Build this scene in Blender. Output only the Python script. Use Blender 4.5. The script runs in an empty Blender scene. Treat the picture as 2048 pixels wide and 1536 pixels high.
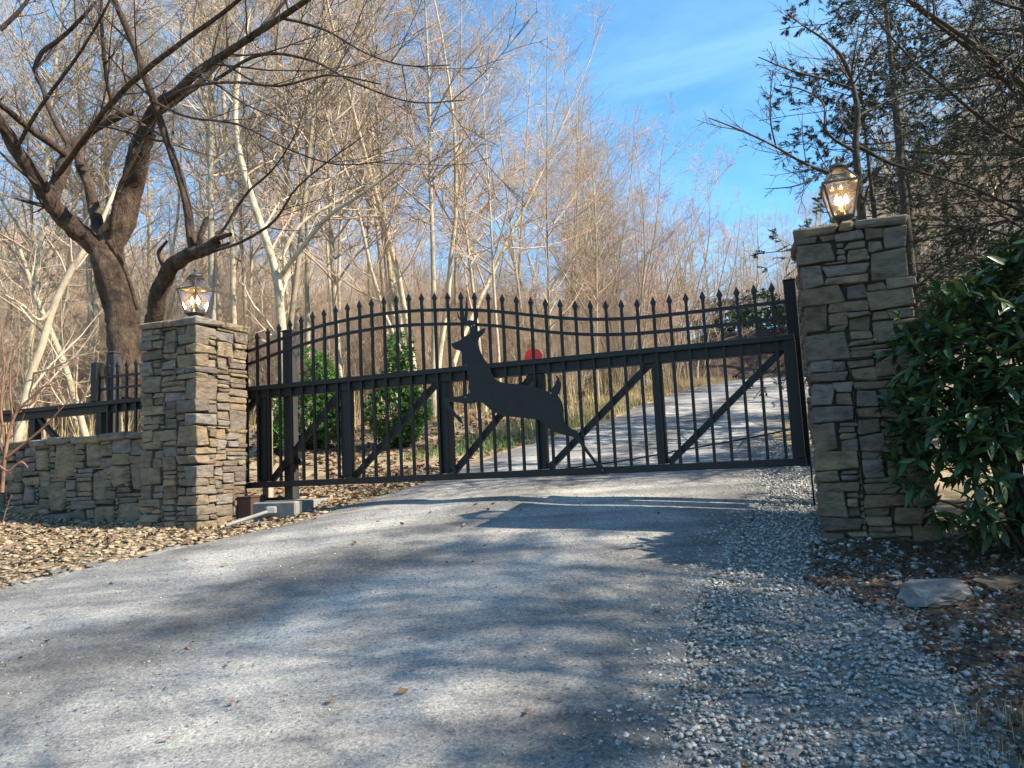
import bpy, bmesh, math, random
import numpy as np
from mathutils import Vector, Matrix

S = bpy.context.scene
COL = S.collection
rad = math.radians

# ------------------------------------------------------------------ camera, sky, sun, exposure
EYE = 1.5
PITCH, ROLL, FPX = rad(6.08), rad(2.74), 1480.0
c_f = Vector((0, math.cos(PITCH), math.sin(PITCH)))
c_u0 = Vector((0, -math.sin(PITCH), math.cos(PITCH)))
c_r = math.cos(ROLL) * Vector((1, 0, 0)) - math.sin(ROLL) * c_u0
c_u = math.cos(ROLL) * c_u0 + math.sin(ROLL) * Vector((1, 0, 0))
cam_d = bpy.data.cameras.new('camera')
cam = bpy.data.objects.new('camera', cam_d)
COL.objects.link(cam)
cam_d.sensor_width = 36.0
cam_d.lens = 36.0 * FPX / 2048.0
cam_d.clip_start = 0.05
cam_d.clip_end = 2000
M = Matrix((c_r, c_u, -c_f)).transposed().to_4x4()
M.translation = Vector((0, 0, EYE))
cam.matrix_world = M
S.camera = cam

SUN_AZ = rad(107.5)      # clockwise from +Y
SUN_EL = rad(39.0)
world = bpy.data.worlds.new('World')
S.world = world
world.use_nodes = True
wn, wl = world.node_tree.nodes, world.node_tree.links
wn.clear()
sky = wn.new('ShaderNodeTexSky')
sky.sky_type = 'NISHITA'
sky.sun_disc = False
sky.sun_elevation = SUN_EL
sky.sun_rotation = SUN_AZ
sky.air_density = 1.0
sky.dust_density = 0.1
sky.ozone_density = 1.5
# thin cirrus veil over the whole sky
tc = wn.new('ShaderNodeTexCoord')
mp = wn.new('ShaderNodeMapping')
mp.inputs['Scale'].default_value = (1.2, 2.6, 5.5)
mp.inputs['Rotation'].default_value = (0.3, 0.5, 0.6)
nz = wn.new('ShaderNodeTexNoise')
nz.inputs['Scale'].default_value = 1.3
nz.inputs['Detail'].default_value = 8
nz.inputs['Roughness'].default_value = 0.62
nz.inputs['Distortion'].default_value = 0.6
rp = wn.new('ShaderNodeValToRGB')
rp.color_ramp.elements[0].position = 0.40
rp.color_ramp.elements[1].position = 0.85
rp.color_ramp.elements[0].color = (0, 0, 0, 1)
rp.color_ramp.elements[1].color = (0.28, 0.28, 0.28, 1)
mx = wn.new('ShaderNodeMixRGB')
mx.inputs['Color2'].default_value = (4.2, 6.2, 7.4, 1)
bg = wn.new('ShaderNodeBackground')
bg.inputs['Strength'].default_value = 0.11
out = wn.new('ShaderNodeOutputWorld')
wl.new(tc.outputs['Generated'], mp.inputs['Vector'])
wl.new(mp.outputs['Vector'], nz.inputs['Vector'])
wl.new(nz.outputs['Fac'], rp.inputs['Fac'])
wl.new(rp.outputs['Color'], mx.inputs['Fac'])
tint = wn.new('ShaderNodeMixRGB'); tint.blend_type = 'MULTIPLY'; tint.inputs['Fac'].default_value = 1.0
tint.inputs['Color2'].default_value = (0.54, 0.93, 1.08, 1)     # the deep clear azure of a winter sky
wl.new(sky.outputs['Color'], tint.inputs['Color1'])
wl.new(tint.outputs['Color'], mx.inputs['Color1'])
wl.new(mx.outputs['Color'], bg.inputs['Color'])
wl.new(bg.outputs['Background'], out.inputs['Surface'])

sun_d = bpy.data.lights.new('sun', 'SUN')
sun_d.energy = 5.0
sun_d.angle = rad(0.53)
sun_d.color = (1.0, 0.90, 0.74)
sun = bpy.data.objects.new('sun', sun_d)
COL.objects.link(sun)
sdir = Vector((math.sin(SUN_AZ) * math.cos(SUN_EL), math.cos(SUN_AZ) * math.cos(SUN_EL), math.sin(SUN_EL)))
sun.rotation_euler = sdir.to_track_quat('Z', 'Y').to_euler()
sun.location = (20, -3, 20)

vs = S.view_settings
vs.view_transform = 'Standard'
vs.look = 'None'
vs.exposure = 1.42
vs.gamma = 1.0
vs.use_curve_mapping = False
S.render.engine = 'CYCLES'
cy = S.cycles
cy.max_bounces = 4
cy.diffuse_bounces = 2
cy.glossy_bounces = 2
cy.transmission_bounces = 4
cy.transparent_max_bounces = 12
cy.caustics_reflective = False
cy.caustics_refractive = False
cy.sample_clamp_indirect = 6.0
cy.use_denoising = True


# ------------------------------------------------------------------ materials
def sock(nodes, links, node, name, val):
    if isinstance(val, (int, float, tuple)):
        node.inputs[name].default_value = val
    else:
        links.new(val, node.inputs[name])


def mat(name, cols, scale=8.0, rough=0.9, bump=0.3, bump_scale=None, detail=6.0, stretch=(1, 1, 1), rnd=None, metallic=0.0,
        spec=0.3, bump_dist=0.02, two_sided_tint=None, ramp=(0.3, 0.7), subsurf=None):
    """noise-coloured surface; cols = 2+ colours spread over a ramp; rnd = 2+ colours picked by object random"""
    m = bpy.data.materials.new(name)
    m.use_nodes = True
    N, L = m.node_tree.nodes, m.node_tree.links
    b = N['Principled BSDF']
    b.inputs['Roughness'].default_value = rough
    b.inputs['Metallic'].default_value = metallic
    b.inputs['Specular IOR Level'].default_value = spec
    t = N.new('ShaderNodeTexCoord')
    mpn = N.new('ShaderNodeMapping')
    mpn.inputs['Scale'].default_value = stretch
    L.new(t.outputs['Object'], mpn.inputs['Vector'])
    vec = mpn.outputs['Vector']
    if rnd:
        oi = N.new('ShaderNodeObjectInfo')
        mul = N.new('ShaderNodeMath'); mul.operation = 'MULTIPLY'; mul.inputs[1].default_value = 57.0
        L.new(oi.outputs['Random'], mul.inputs[0])
        va = N.new('ShaderNodeVectorMath'); va.operation = 'ADD'
        L.new(vec, va.inputs[0]); L.new(mul.outputs[0], va.inputs[1])
        vec = va.outputs[0]
    n1 = N.new('ShaderNodeTexNoise')
    n1.inputs['Scale'].default_value = scale
    n1.inputs['Detail'].default_value = detail
    n1.inputs['Roughness'].default_value = 0.65
    L.new(vec, n1.inputs['Vector'])
    r = N.new('ShaderNodeValToRGB')
    cr = r.color_ramp
    while len(cr.elements) < len(cols):
        cr.elements.new(0.5)
    for i, c in enumerate(cols):
        cr.elements[i].position = ramp[0] + (ramp[1] - ramp[0]) * i / (len(cols) - 1)
        cr.elements[i].color = (*c, 1)
    L.new(n1.outputs['Fac'], r.inputs['Fac'])
    colour = r.outputs['Color']
    if rnd:
        r2 = N.new('ShaderNodeValToRGB')
        c2 = r2.color_ramp
        c2.interpolation = 'LINEAR'
        while len(c2.elements) < len(rnd):
            c2.elements.new(0.5)
        for i, c in enumerate(rnd):
            c2.elements[i].position = i / (len(rnd) - 1)
            c2.elements[i].color = (*c, 1)
        L.new(oi.outputs['Random'], r2.inputs['Fac'])
        mm = N.new('ShaderNodeMixRGB'); mm.blend_type = 'MULTIPLY'; mm.inputs['Fac'].default_value = 1.0
        L.new(colour, mm.inputs['Color1']); L.new(r2.outputs['Color'], mm.inputs['Color2'])
        colour = mm.outputs['Color']
    L.new(colour, b.inputs['Base Color'])
    if bump:
        n2 = N.new('ShaderNodeTexNoise')
        n2.inputs['Scale'].default_value = bump_scale or scale * 3
        n2.inputs['Detail'].default_value = 8
        n2.inputs['Roughness'].default_value = 0.7
        L.new(vec, n2.inputs['Vector'])
        bp = N.new('ShaderNodeBump')
        bp.inputs['Strength'].default_value = bump
        bp.inputs['Distance'].default_value = bump_dist
        L.new(n2.outputs['Fac'], bp.inputs['Height'])
        L.new(bp.outputs['Normal'], b.inputs['Normal'])
    return m


def leaf_mat(name, cols, rough=0.45, trans=0.25, scale=3.0, spec=0.5):
    m = mat(name, cols, scale=scale, rough=rough, bump=0, spec=spec)
    N, L = m.node_tree.nodes, m.node_tree.links
    b = N['Principled BSDF']
    o = N['Material Output']
    tr = N.new('ShaderNodeBsdfTranslucent')
    mixs = N.new('ShaderNodeMixShader')
    mixs.inputs['Fac'].default_value = trans
    src = b.inputs['Base Color'].links[0].from_socket
    L.new(src, tr.inputs['Color'])
    L.new(b.outputs['BSDF'], mixs.inputs[1]); L.new(tr.outputs['BSDF'], mixs.inputs[2])
    L.new(mixs.outputs['Shader'], o.inputs['Surface'])
    return m


MT = {}
MT['stone'] = mat('fieldstone', [(.46, .44, .43), (.93, .88, .84), (1.3, 1.22, 1.14)], scale=9, rough=.92, bump=.9, bump_scale=20, stretch=(1, 1, 2.0), bump_dist=.04,
                  rnd=[(.165, .152, .138), (.23, .18, .12), (.13, .118, .108), (.27, .22, .15), (.19, .157, .12), (.215, .20, .185), (.15, .118, .083), (.28, .23, .15)])
MT['core'] = mat('dark_joint', [(.025, .024, .022), (.05, .046, .04)], scale=20, bump=.4)
MT['iron'] = mat('black_gate_paint', [(.007, .007, .0075), (.013, .013, .0135)], scale=14, rough=.5, bump=.08, bump_scale=60, spec=.3)
MT['post_iron'] = mat('weathered_black_post', [(.016, .016, .017), (.045, .043, .04)], scale=8, rough=.6, bump=.15, stretch=(1, 1, .2))
MT['bronze'] = mat('aged_lantern_metal', [(.05, .05, .055), (.12, .115, .11)], scale=14, rough=.45, bump=.12, metallic=.6)
MT['concrete'] = mat('concrete', [(.13, .125, .115), (.24, .23, .21)], scale=9, bump=.25, bump_scale=60)
MT['pvc'] = mat('grey_conduit', [(.13, .135, .145), (.21, .215, .225)], scale=9, rough=.6, bump=.05)
MT['bark_pale'] = mat('pale_bark', [(.12, .10, .075), (.36, .31, .235), (.46, .40, .31), (.56, .50, .39)], scale=7, bump=.5, bump_scale=22, stretch=(1, 1, .6), rnd=[(.5, .46, .42), (1.0, .95, .86), (.66, .65, .63), (1.1, 1.04, .94), (.8, .76, .7)], ramp=(.25, .72))
MT['twig_pale'] = mat('pale_twigs', [(.30, .25, .19), (.56, .48, .37)], scale=2, bump=0, rnd=[(.75, .68, .66), (1.05, .98, .92), (.9, .82, .80), (1.1, 1.0, .9)])
MT['twig_pink'] = mat('budding_twigs', [(.40, .31, .23), (.58, .47, .36)], scale=2, bump=0, rnd=[(.8, .72, .70), (1.05, .95, .92), (.95, .8, .78)])
MT['bark_dark'] = mat('dark_cherry_bark', [(.022, .015, .011), (.085, .055, .038), (.17, .115, .078)], scale=9, bump=1.0, bump_scale=26, stretch=(1, 1, .5), bump_dist=.09)
MT['twig_dark'] = mat('dark_cherry_twigs', [(.035, .026, .022), (.085, .065, .054)], scale=3, bump=0)
MT['bark_brown'] = mat('brown_bark', [(.03, .025, .02), (.075, .06, .048)], scale=8, bump=.5, stretch=(1, 1, .4))
MT['hemlock'] = leaf_mat('hemlock_needles', [(.016, .026, .014), (.04, .058, .026)], rough=.6, trans=.15)
MT['laurel'] = leaf_mat('rhododendron_leaf', [(.016, .036, .016), (.03, .062, .023), (.048, .088, .032), (.11, .12, .045)], rough=.42, trans=.12, scale=7, spec=.4)
MT['shrub'] = leaf_mat('evergreen_shrub_leaf', [(.05, .13, .03), (.11, .24, .05)], rough=.4, trans=.3, scale=6)
MT['grass'] = leaf_mat('grass_blade', [(.08, .16, .03), (.2, .26, .07)], rough=.6, trans=.3)
MT['drygrass'] = leaf_mat('dry_grass', [(.35, .25, .12), (.5, .40, .22)], rough=.7, trans=.3)
MT['deadleaf'] = leaf_mat('dead_leaf', [(.10, .055, .03), (.22, .125, .07), (.34, .22, .13)], rough=.8, trans=.15, scale=9)
MT['darkleaf'] = leaf_mat('rotting_leaf', [(.045, .026, .016), (.11, .065, .038), (.20, .13, .085)], rough=.8, trans=.1, scale=30)
MT['straw'] = mat('pine_straw', [(.09, .05, .03), (.22, .13, .075)], scale=6, bump=0)
MT['tanstone'] = mat('tan_river_stone', [(.075, .06, .042), (.23, .17, .105), (.36, .285, .19), (.16, .145, .125)], scale=26, rough=.85, bump=.2, bump_scale=40, detail=2)
MT['greystone'] = mat('grey_crushed_stone', [(.08, .078, .075), (.20, .195, .185), (.33, .325, .31), (.56, .55, .52)], scale=42, rough=.9, bump=.2, bump_scale=60, detail=2)
MT['redsign'] = mat('red_sign_face', [(.42, .012, .014), (.50, .02, .02)], scale=3, rough=.45, bump=0)
MT['brownsign'] = mat('brown_sign_face', [(.055, .03, .024), (.07, .04, .03)], scale=3, rough=.55, bump=0)
MT['steel'] = mat('galvanised_steel', [(.25, .25, .25), (.36, .36, .36)], scale=8, rough=.5, metallic=.6, bump=.05)
MT['redstem'] = mat('rusty_shrub_stem', [(.10, .045, .03), (.26, .14, .095)], scale=9, bump=.3)
MT['wood'] = mat('weathered_wood', [(.20, .17, .13), (.36, .32, .26)], scale=7, bump=.4, stretch=(6, 6, .5))
MT['candle'] = mat('candle_sleeve', [(.5, .42, .30), (.6, .5, .36)], scale=5, bump=0, rough=.5)


def glass_mat():
    m = bpy.data.materials.new('lantern_glass')
    m.use_nodes = True
    N, L = m.node_tree.nodes, m.node_tree.links
    N.remove(N['Principled BSDF'])
    o = N['Material Output']
    tr = N.new('ShaderNodeBsdfTransparent'); tr.inputs['Color'].default_value = (.93, .90, .86, 1)
    gl = N.new('ShaderNodeBsdfGlossy'); gl.inputs['Roughness'].default_value = .08
    df = N.new('ShaderNodeBsdfTranslucent'); df.inputs['Color'].default_value = (.80, .68, .55, 1)
    fr = N.new('ShaderNodeFresnel'); fr.inputs['IOR'].default_value = 1.45
    m1 = N.new('ShaderNodeMixShader'); m2 = N.new('ShaderNodeMixShader')
    m1.inputs['Fac'].default_value = .13
    L.new(tr.outputs[0], m1.inputs[1]); L.new(df.outputs[0], m1.inputs[2])
    L.new(fr.outputs[0], m2.inputs['Fac']); L.new(m1.outputs[0], m2.inputs[1]); L.new(gl.outputs[0], m2.inputs[2])
    L.new(m2.outputs[0], o.inputs['Surface'])
    return m


MT['glass'] = glass_mat()
MT['roof_glass'] = glass_mat()
for _n in MT['roof_glass'].node_tree.nodes:
    if _n.type == 'BSDF_TRANSLUCENT': _n.inputs['Color'].default_value = (.35, .35, .36, 1)
    if _n.type == 'BSDF_TRANSPARENT': _n.inputs['Color'].default_value = (.8, .8, .82, 1)


def glow_mat():
    m = bpy.data.materials.new('lit_bulb')
    m.use_nodes = True
    N, L = m.node_tree.nodes, m.node_tree.links
    b = N['Principled BSDF']
    b.inputs['Base Color'].default_value = (1, .8, .5, 1)
    b.inputs['Emission Color'].default_value = (1, .62, .25, 1)
    b.inputs['Emission Strength'].default_value = 17
    return m


MT['glow'] = glow_mat()


# ------------------------------------------------------------------ mesh helpers
def np_mesh(name, V, Fq, smooth=False):
    """V (n,3) array, Fq list of face index arrays (m,k) of equal k each"""
    me = bpy.data.meshes.new(name)
    V = np.asarray(V, np.float32)
    Fq = [np.asarray(f, np.int32) for f in Fq if len(f)]
    me.vertices.add(len(V))
    me.vertices.foreach_set('co', V.ravel())
    nl = sum(f.size for f in Fq)
    npol = sum(len(f) for f in Fq)
    me.loops.add(nl)
    me.loops.foreach_set('vertex_index', np.concatenate([f.ravel() for f in Fq]))
    me.polygons.add(npol)
    tot = np.concatenate([np.full(len(f), f.shape[1], np.int32) for f in Fq])
    start = np.concatenate([[0], np.cumsum(tot)[:-1]]).astype(np.int32)
    me.polygons.foreach_set('loop_start', start)
    if smooth:
        me.polygons.foreach_set('use_smooth', np.ones(npol, bool))
    me.update(calc_edges=True)
    return me


def ob(name, me, m=None, parent=None, loc=None, rot=None, scale=None):
    o = bpy.data.objects.new(name, me)
    COL.objects.link(o)
    if m is not None and me is not None and not me.materials:
        me.materials.append(m)
    if parent is not None:
        o.parent = parent
    if loc is not None: o.location = loc
    if rot is not None: o.rotation_euler = rot
    if scale is not None: o.scale = scale
    return o


def tag(o, label=None, cat=None, group=None, kind=None):
    if label: o['label'] = label
    if cat: o['category'] = cat
    if group: o['group'] = group
    if kind: o['kind'] = kind
    return o


def thing(name, label, cat, loc=(0, 0, 0), rz=0.0, group=None):
    return tag(ob(name, None, loc=loc, rot=(0, 0, rz)), label, cat, group)


class MB:
    def __init__(s): s.v, s.f = [], []

    def add(s, V, Fc):
        o = len(s.v)
        s.v += [tuple(p) for p in V]
        s.f += [tuple(i + o for i in f) for f in Fc]

    def box(s, x0, x1, y0, y1, z0, z1):
        s.add([(x, y, z) for z in (z0, z1) for y in (y0, y1) for x in (x0, x1)],
              [(0, 2, 3, 1), (4, 5, 7, 6), (0, 1, 5, 4), (2, 6, 7, 3), (0, 4, 6, 2), (1, 3, 7, 5)])

    def bar(s, a, b, w, d, up=Vector((0, 1, 0))):
        """square bar from a to b; w across, d along 'up' """
        a, b = Vector(a), Vector(b)
        t = (b - a).normalized()
        n = up.cross(t).normalized() * (w / 2)
        q = up.normalized() * (d / 2)
        V = [p + sx * n + sy * q for p in (a, b) for sx, sy in ((-1, -1), (1, -1), (1, 1), (-1, 1))]
        s.add(V, [(3, 2, 1, 0), (4, 5, 6, 7)] + [(i, (i + 1) % 4, 4 + (i + 1) % 4, 4 + i) for i in range(4)])

    def lathe(s, prof, n=12, c=(0, 0, 0), sq=False):
        """prof [(r,z)]; sq makes a square section aligned with the axes"""
        V = []
        if sq:
            n = 4
        for r, z in prof:
            for i in range(n):
                a = 2 * math.pi * (i + .5) / n if sq else 2 * math.pi * i / n
                k = r * math.sqrt(2) if sq else r
                V.append((c[0] + k * math.cos(a), c[1] + k * math.sin(a), c[2] + z))
        Fc = []
        for j in range(len(prof) - 1):
            for i in range(n):
                Fc.append((j * n + i, j * n + (i + 1) % n, (j + 1) * n + (i + 1) % n, (j + 1) * n + i))
        Fc.append(tuple(range(n - 1, -1, -1)))
        Fc.append(tuple((len(prof) - 1) * n + i for i in range(n)))
        s.add(V, Fc)

    def tube(s, pts, r, n=6):
        pts = np.array(pts, float)[None]
        rr = np.full((1, pts.shape[1]), r, float) if np.isscalar(r) else np.array(r, float)[None]
        V, Fq = tubes(pts, rr, n)
        s.add(V.tolist(), Fq.tolist())

    def prism(s, poly, y0, y1):
        """poly [(x,z)] extruded along y (caps as ngons)"""
        n = len(poly)
        V = [(x, y0, z) for x, z in poly] + [(x, y1, z) for x, z in poly]
        s.add(V, [tuple(range(n)), tuple(range(2 * n - 1, n - 1, -1))] + [(i, i + n, (i + 1) % n + n, (i + 1) % n) for i in range(n)])

    def mesh(s, name, smooth=False):
        me = bpy.data.meshes.new(name)
        me.from_pydata(s.v, [], s.f)
        if smooth:
            me.polygons.foreach_set('use_smooth', np.ones(len(me.polygons), bool))
        me.update()
        return me

    def build(s, name, m, parent=None, smooth=False, bevel=0, **k):
        me = s.mesh(name, smooth)
        bm = bmesh.new(); bm.from_mesh(me)
        bmesh.ops.recalc_face_normals(bm, faces=bm.faces)
        if bevel:
            bmesh.ops.bevel(bm, geom=bm.edges[:], offset=bevel, segments=1, affect='EDGES')
        bm.to_mesh(me); bm.free()
        return ob(name, me, m, parent, **k)


def tubes(P, R, sides):
    """P (N,K,3) centre lines, R (N,K) radii -> verts, quads"""
    N, K, _ = P.shape
    T = np.gradient(P, axis=1)
    T /= np.linalg.norm(T, axis=2, keepdims=True) + 1e-9
    ref = np.where(np.abs(T[:, :1, 2:3]) > .9, np.array([1., 0, 0]), np.array([0, 0, 1.]))
    ref = np.broadcast_to(ref, T.shape)
    A = np.cross(T, ref); A /= np.linalg.norm(A, axis=2, keepdims=True) + 1e-9
    B = np.cross(T, A)
    a = 2 * np.pi * np.arange(sides) / sides
    V = P[:, :, None] + R[:, :, None, None] * (np.cos(a)[None, None, :, None] * A[:, :, None] + np.sin(a)[None, None, :, None] * B[:, :, None])
    idx = np.arange(N * K * sides).reshape(N, K, sides)
    q = np.stack([idx[:, :-1], np.roll(idx, -1, 2)[:, :-1], np.roll(idx, -1, 2)[:, 1:], idx[:, 1:]], -1)
    return V.reshape(-1, 3), q.reshape(-1, 4)


def join_tubes(parts):
    Vs, Fs, o = [], [], 0
    for P, R, s in parts:
        V, Fq = tubes(P, R, s)
        Vs.append(V); Fs.append(Fq + o); o += len(V)
    return np.concatenate(Vs), np.concatenate(Fs)


def spline(pts, K):
    """Catmull-Rom style resample of rows (any width) to K rows"""
    pts = np.array(pts, float)
    d = np.concatenate([[0], np.cumsum(np.linalg.norm(np.diff(pts[:, :3], axis=0), axis=1))])
    t = np.linspace(0, d[-1], K)
    m = np.gradient(pts, d, axis=0)
    j = np.clip(np.searchsorted(d, t, 'right') - 1, 0, len(d) - 2)
    hh = (d[j + 1] - d[j])[:, None]; s = ((t - d[j])[:, None]) / hh
    return ((2 * s**3 - 3 * s**2 + 1) * pts[j] + (s**3 - 2 * s**2 + s) * hh * m[j] + (-2 * s**3 + 3 * s**2) * pts[j + 1] + (s**3 - s**2) * hh * m[j + 1])


# ------------------------------------------------------------------ terrain
def sst(t):
    t = np.clip(t, 0, 1)
    return t * t * (3 - 2 * t)


AZ = np.radians([-180, -75, -45, -25, -10, 0, 6, 12, 17, 22, 30, 45, 75, 180])
TT = np.array([-.02, .20, .26, .245, .225, .19, .15, .12, .11, .16, .28, .38, .36, -.02])
RX = np.array([-.2, 0.2, 1.6, 3.4, 6.0, 9.4, 13.2, 17, 21])
RY = np.array([0, 6.3, 10, 14, 19, 25, 31, 36, 40])


def h(x, y):
    x = np.asarray(x, float); y = np.asarray(y, float)
    z = np.where(y < 6.35, .185 * y, 1.175 + .145 * (y - 6.35))
    z = np.where(y > 25.5, 3.952 - .03 * (np.minimum(y, 60) - 25.5), z)
    z = np.where(y < -2, -.37 + .1 * (y + 2), z)
    z = z - .05 * np.clip(-x, 0, 9) * (1 - sst((y - 8) / 6))
    z = z + .25 * sst((-x - 4.) / 2.5) * sst((y - 5) / 2.5) * (1 - sst((y - 9) / 4))
    z = z - .085 * np.exp(-((x + 2.35)**2 + (y - 6.85)**2) / .5)
    rr = np.hypot(x, y); az = np.arctan2(x, y)
    T = np.interp(az, AZ, TT)
    s = sst((rr - 22) / 105.)
    z = z * (1 - s) + s * (1.5 + np.minimum(rr, 130) * T - .05 * np.maximum(rr - 130, 0))
    rc = np.interp(y, RY, RX)
    z = z + 3.6 * sst((y - 31) / 5.) * sst((x - 4) / 6) * (1 - sst((y - 60) / 40))
    dx = x - rc - 3.6
    z = z + np.where(dx > 0, .42 * dx * dx / (np.abs(dx) + 1.5), 0) * sst((y - 5.6) / 3) * (1 - sst((rr - 40) / 60))
    z = z + .04 * np.sin(x * 1.3) * np.cos(y * 1.1) * sst((rr - 9) / 6)
    return z


def axis(lo, hi, fine_lo, fine_hi, step, grow=1.12):
    a = list(np.arange(fine_lo, fine_hi + 1e-6, step))
    d = step
    while a[-1] < hi:
        d *= grow; a.append(a[-1] + d)
    d = step
    while a[0] > lo:
        d *= grow; a.insert(0, a[0] - d)
    return np.array(a)


def grid_faces(ni, nj):
    i = np.arange(ni * nj).reshape(ni, nj)
    return np.stack([i[:-1, :-1], i[1:, :-1], i[1:, 1:], i[:-1, 1:]], -1).reshape(-1, 4)


gx = axis(-420, 420, -9, 14, .25); gy = axis(-60, 460, -3, 45, .25)
GX, GY = np.meshgrid(gx, gy, indexing='ij')
MT['ground'] = mat('forest_floor', [(.10, .075, .045), (.25, .19, .115), (.38, .30, .19), (.17, .13, .08)], scale=2.2, bump=.8, bump_scale=9, bump_dist=.08)
ground = ob('ground', np_mesh('ground', np.stack([GX, GY, h(GX, GY)], -1).reshape(-1, 3), [grid_faces(len(gx), len(gy))], True), MT['ground'])
tag(ground, 'brown leaf covered forest floor and hillside around the driveway', kind='structure')

LE = np.array([(-9, -3), (-8.2, 1.2), (-6.0, 3.4), (-3.59, 5.21), (-3.11, 5.58), (-2.75, 5.82), (-2.31, 6.22), (-2.0, 6.55), (-1.35, 7.2), (-.9, 7.79), (-.5, 8.7), (-.19, 9.3), (.5, 10.7), (1.37, 12.4), (3.18, 17.14), (5.61, 22.06), (7.35, 25.13), (10.5, 29.5)])
RE = np.array([(-.5, -3), (-.1, .0), (.3, 2.0), (.46, 2.57), (.59, 3.0), (.75, 3.5), (.95, 4.06), (1.36, 4.78), (1.62, 5.3), (2.0, 6.1), (2.3, 7.0), (2.7, 8.0), (3.6, 10.2), (4.9, 12.9), (7.6, 18), (9.9, 21.6), (12.2, 24.6), (15, 28.5)])


def edge_noise(n, amp, seed):
    r = np.random.default_rng(seed)
    k = r.normal(0, 1, n)
    return amp * np.convolve(k, [.25, .5, .25], 'same')


def road_sheet():
    K, J = 260, 34
    a = spline(LE, K); b = spline(RE, K)
    a = a + edge_noise(K, .035, 1)[:, None]
    b = b + edge_noise(K, .06, 2)[:, None]
    t = np.linspace(0, 1, J)[None, :, None]
    XY = a[:, None] * (1 - t) + b[:, None] * t
    Z = h(XY[..., 0], XY[..., 1]) + .022
    tt = t[..., 0]
    # worn wheel tracks
    Z = Z - .012 * np.exp(-((tt - .33) / .07)**2) - .012 * np.exp(-((tt - .68) / .07)**2)
    Z = Z - .006 * (np.abs(tt - .5) * 2)**8
    return np.concatenate([XY, Z[..., None]], -1).reshape(-1, 3), grid_faces(K, J)


def road_mat():
    m = bpy.data.materials.new('compacted_grey_gravel')
    m.use_nodes = True
    N, L = m.node_tree.nodes, m.node_tree.links
    b = N['Principled BSDF']
    b.inputs['Roughness'].default_value = .9
    b.inputs['Specular IOR Level'].default_value = .25
    t = N.new('ShaderNodeTexCoord')

    def noise(scale, det, rot=0.0, st=(1, 1, 1), rough=.6):
        mp_ = N.new('ShaderNodeMapping'); mp_.inputs['Rotation'].default_value = (0, 0, rot); mp_.inputs['Scale'].default_value = st
        L.new(t.outputs['Object'], mp_.inputs['Vector'])
        n = N.new('ShaderNodeTexNoise'); n.inputs['Scale'].default_value = scale; n.inputs['Detail'].default_value = det; n.inputs['Roughness'].default_value = rough
        L.new(mp_.outputs['Vector'], n.inputs['Vector'])
        return n.outputs['Fac']

    def ramp(v, c, lo, hi):
        r = N.new('ShaderNodeValToRGB')
        r.color_ramp.elements[0].position = lo; r.color_ramp.elements[1].position = hi
        r.color_ramp.elements[0].color = (*c[0], 1); r.color_ramp.elements[1].color = (*c[1], 1)
        L.new(v, r.inputs['Fac'])
        return r.outputs['Color']

    def mul(a, c, f=1.0, mode='MULTIPLY'):
        q = N.new('ShaderNodeMixRGB'); q.blend_type = mode; q.inputs['Fac'].default_value = f
        L.new(a, q.inputs['Color1']); L.new(c, q.inputs['Color2'])
        return q.outputs['Color']
    base = ramp(noise(1.4, 4), [(.25, .243, .232), (.39, .378, .358)], .35, .65)
    tracks = ramp(noise(.9, 5, rot=.62, st=(.16, 3.4, 1)), [(.62, .63, .66), (1.1, 1.09, 1.06)], .40, .60)
    grain = ramp(noise(95, 3, rough=.8), [(.55, .55, .56), (1.28, 1.27, 1.25)], .33, .66)
    speck = ramp(noise(38, 2, rough=.5), [(.35, .36, .38), (1, 1, 1)], .28, .40)
    # loose darker chippings between and beside the two packed wheel tracks
    sp_ = N.new('ShaderNodeSeparateXYZ'); L.new(t.outputs['UV'], sp_.inputs['Vector'])
    wob = N.new('ShaderNodeMath'); wob.operation = 'MULTIPLY_ADD'; wob.inputs[1].default_value = .10
    L.new(noise(1.1, 3), wob.inputs[0]); L.new(sp_.outputs['X'], wob.inputs[2])
    band = N.new('ShaderNodeValToRGB'); cr = band.color_ramp
    pts = [(.0, .5), (.14, .58), (.24, 1.06), (.44, 1.1), (.52, .56), (.64, .58), (.70, 1.1), (.88, 1.04), (1.0, .5)]
    while len(cr.elements) < len(pts): cr.elements.new(.5)
    for e, (p_, v_) in zip(cr.elements, pts): e.position = p_; e.color = (v_, v_, v_ * 1.01, 1)
    L.new(wob.outputs[0], band.inputs['Fac'])
    patch = N.new('ShaderNodeMixRGB'); patch.blend_type = 'MIX'
    L.new(ramp(noise(2.6, 5, rough=.7), [(.25, .25, .25), (1, 1, 1)], .32, .52), patch.inputs['Fac'])
    patch.inputs['Color1'].default_value = (1, 1, 1, 1); L.new(band.outputs['Color'], patch.inputs['Color2'])
    coarse = ramp(noise(55, 2, rough=.6), [(.45, .45, .46), (1.35, 1.34, 1.3)], .36, .64)
    c = mul(mul(mul(base, tracks), grain), speck, .8)
    c = mul(c, patch.outputs['Color'], .9)
    c = mul(c, coarse, .45)
    L.new(c, b.inputs['Base Color'])
    bp = N.new('ShaderNodeBump'); bp.inputs['Strength'].default_value = .55; bp.inputs['Distance'].default_value = .02
    L.new(noise(60, 6, rough=.75), bp.inputs['Height'])
    L.new(bp.outputs['Normal'], b.inputs['Normal'])
    return m


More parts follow.
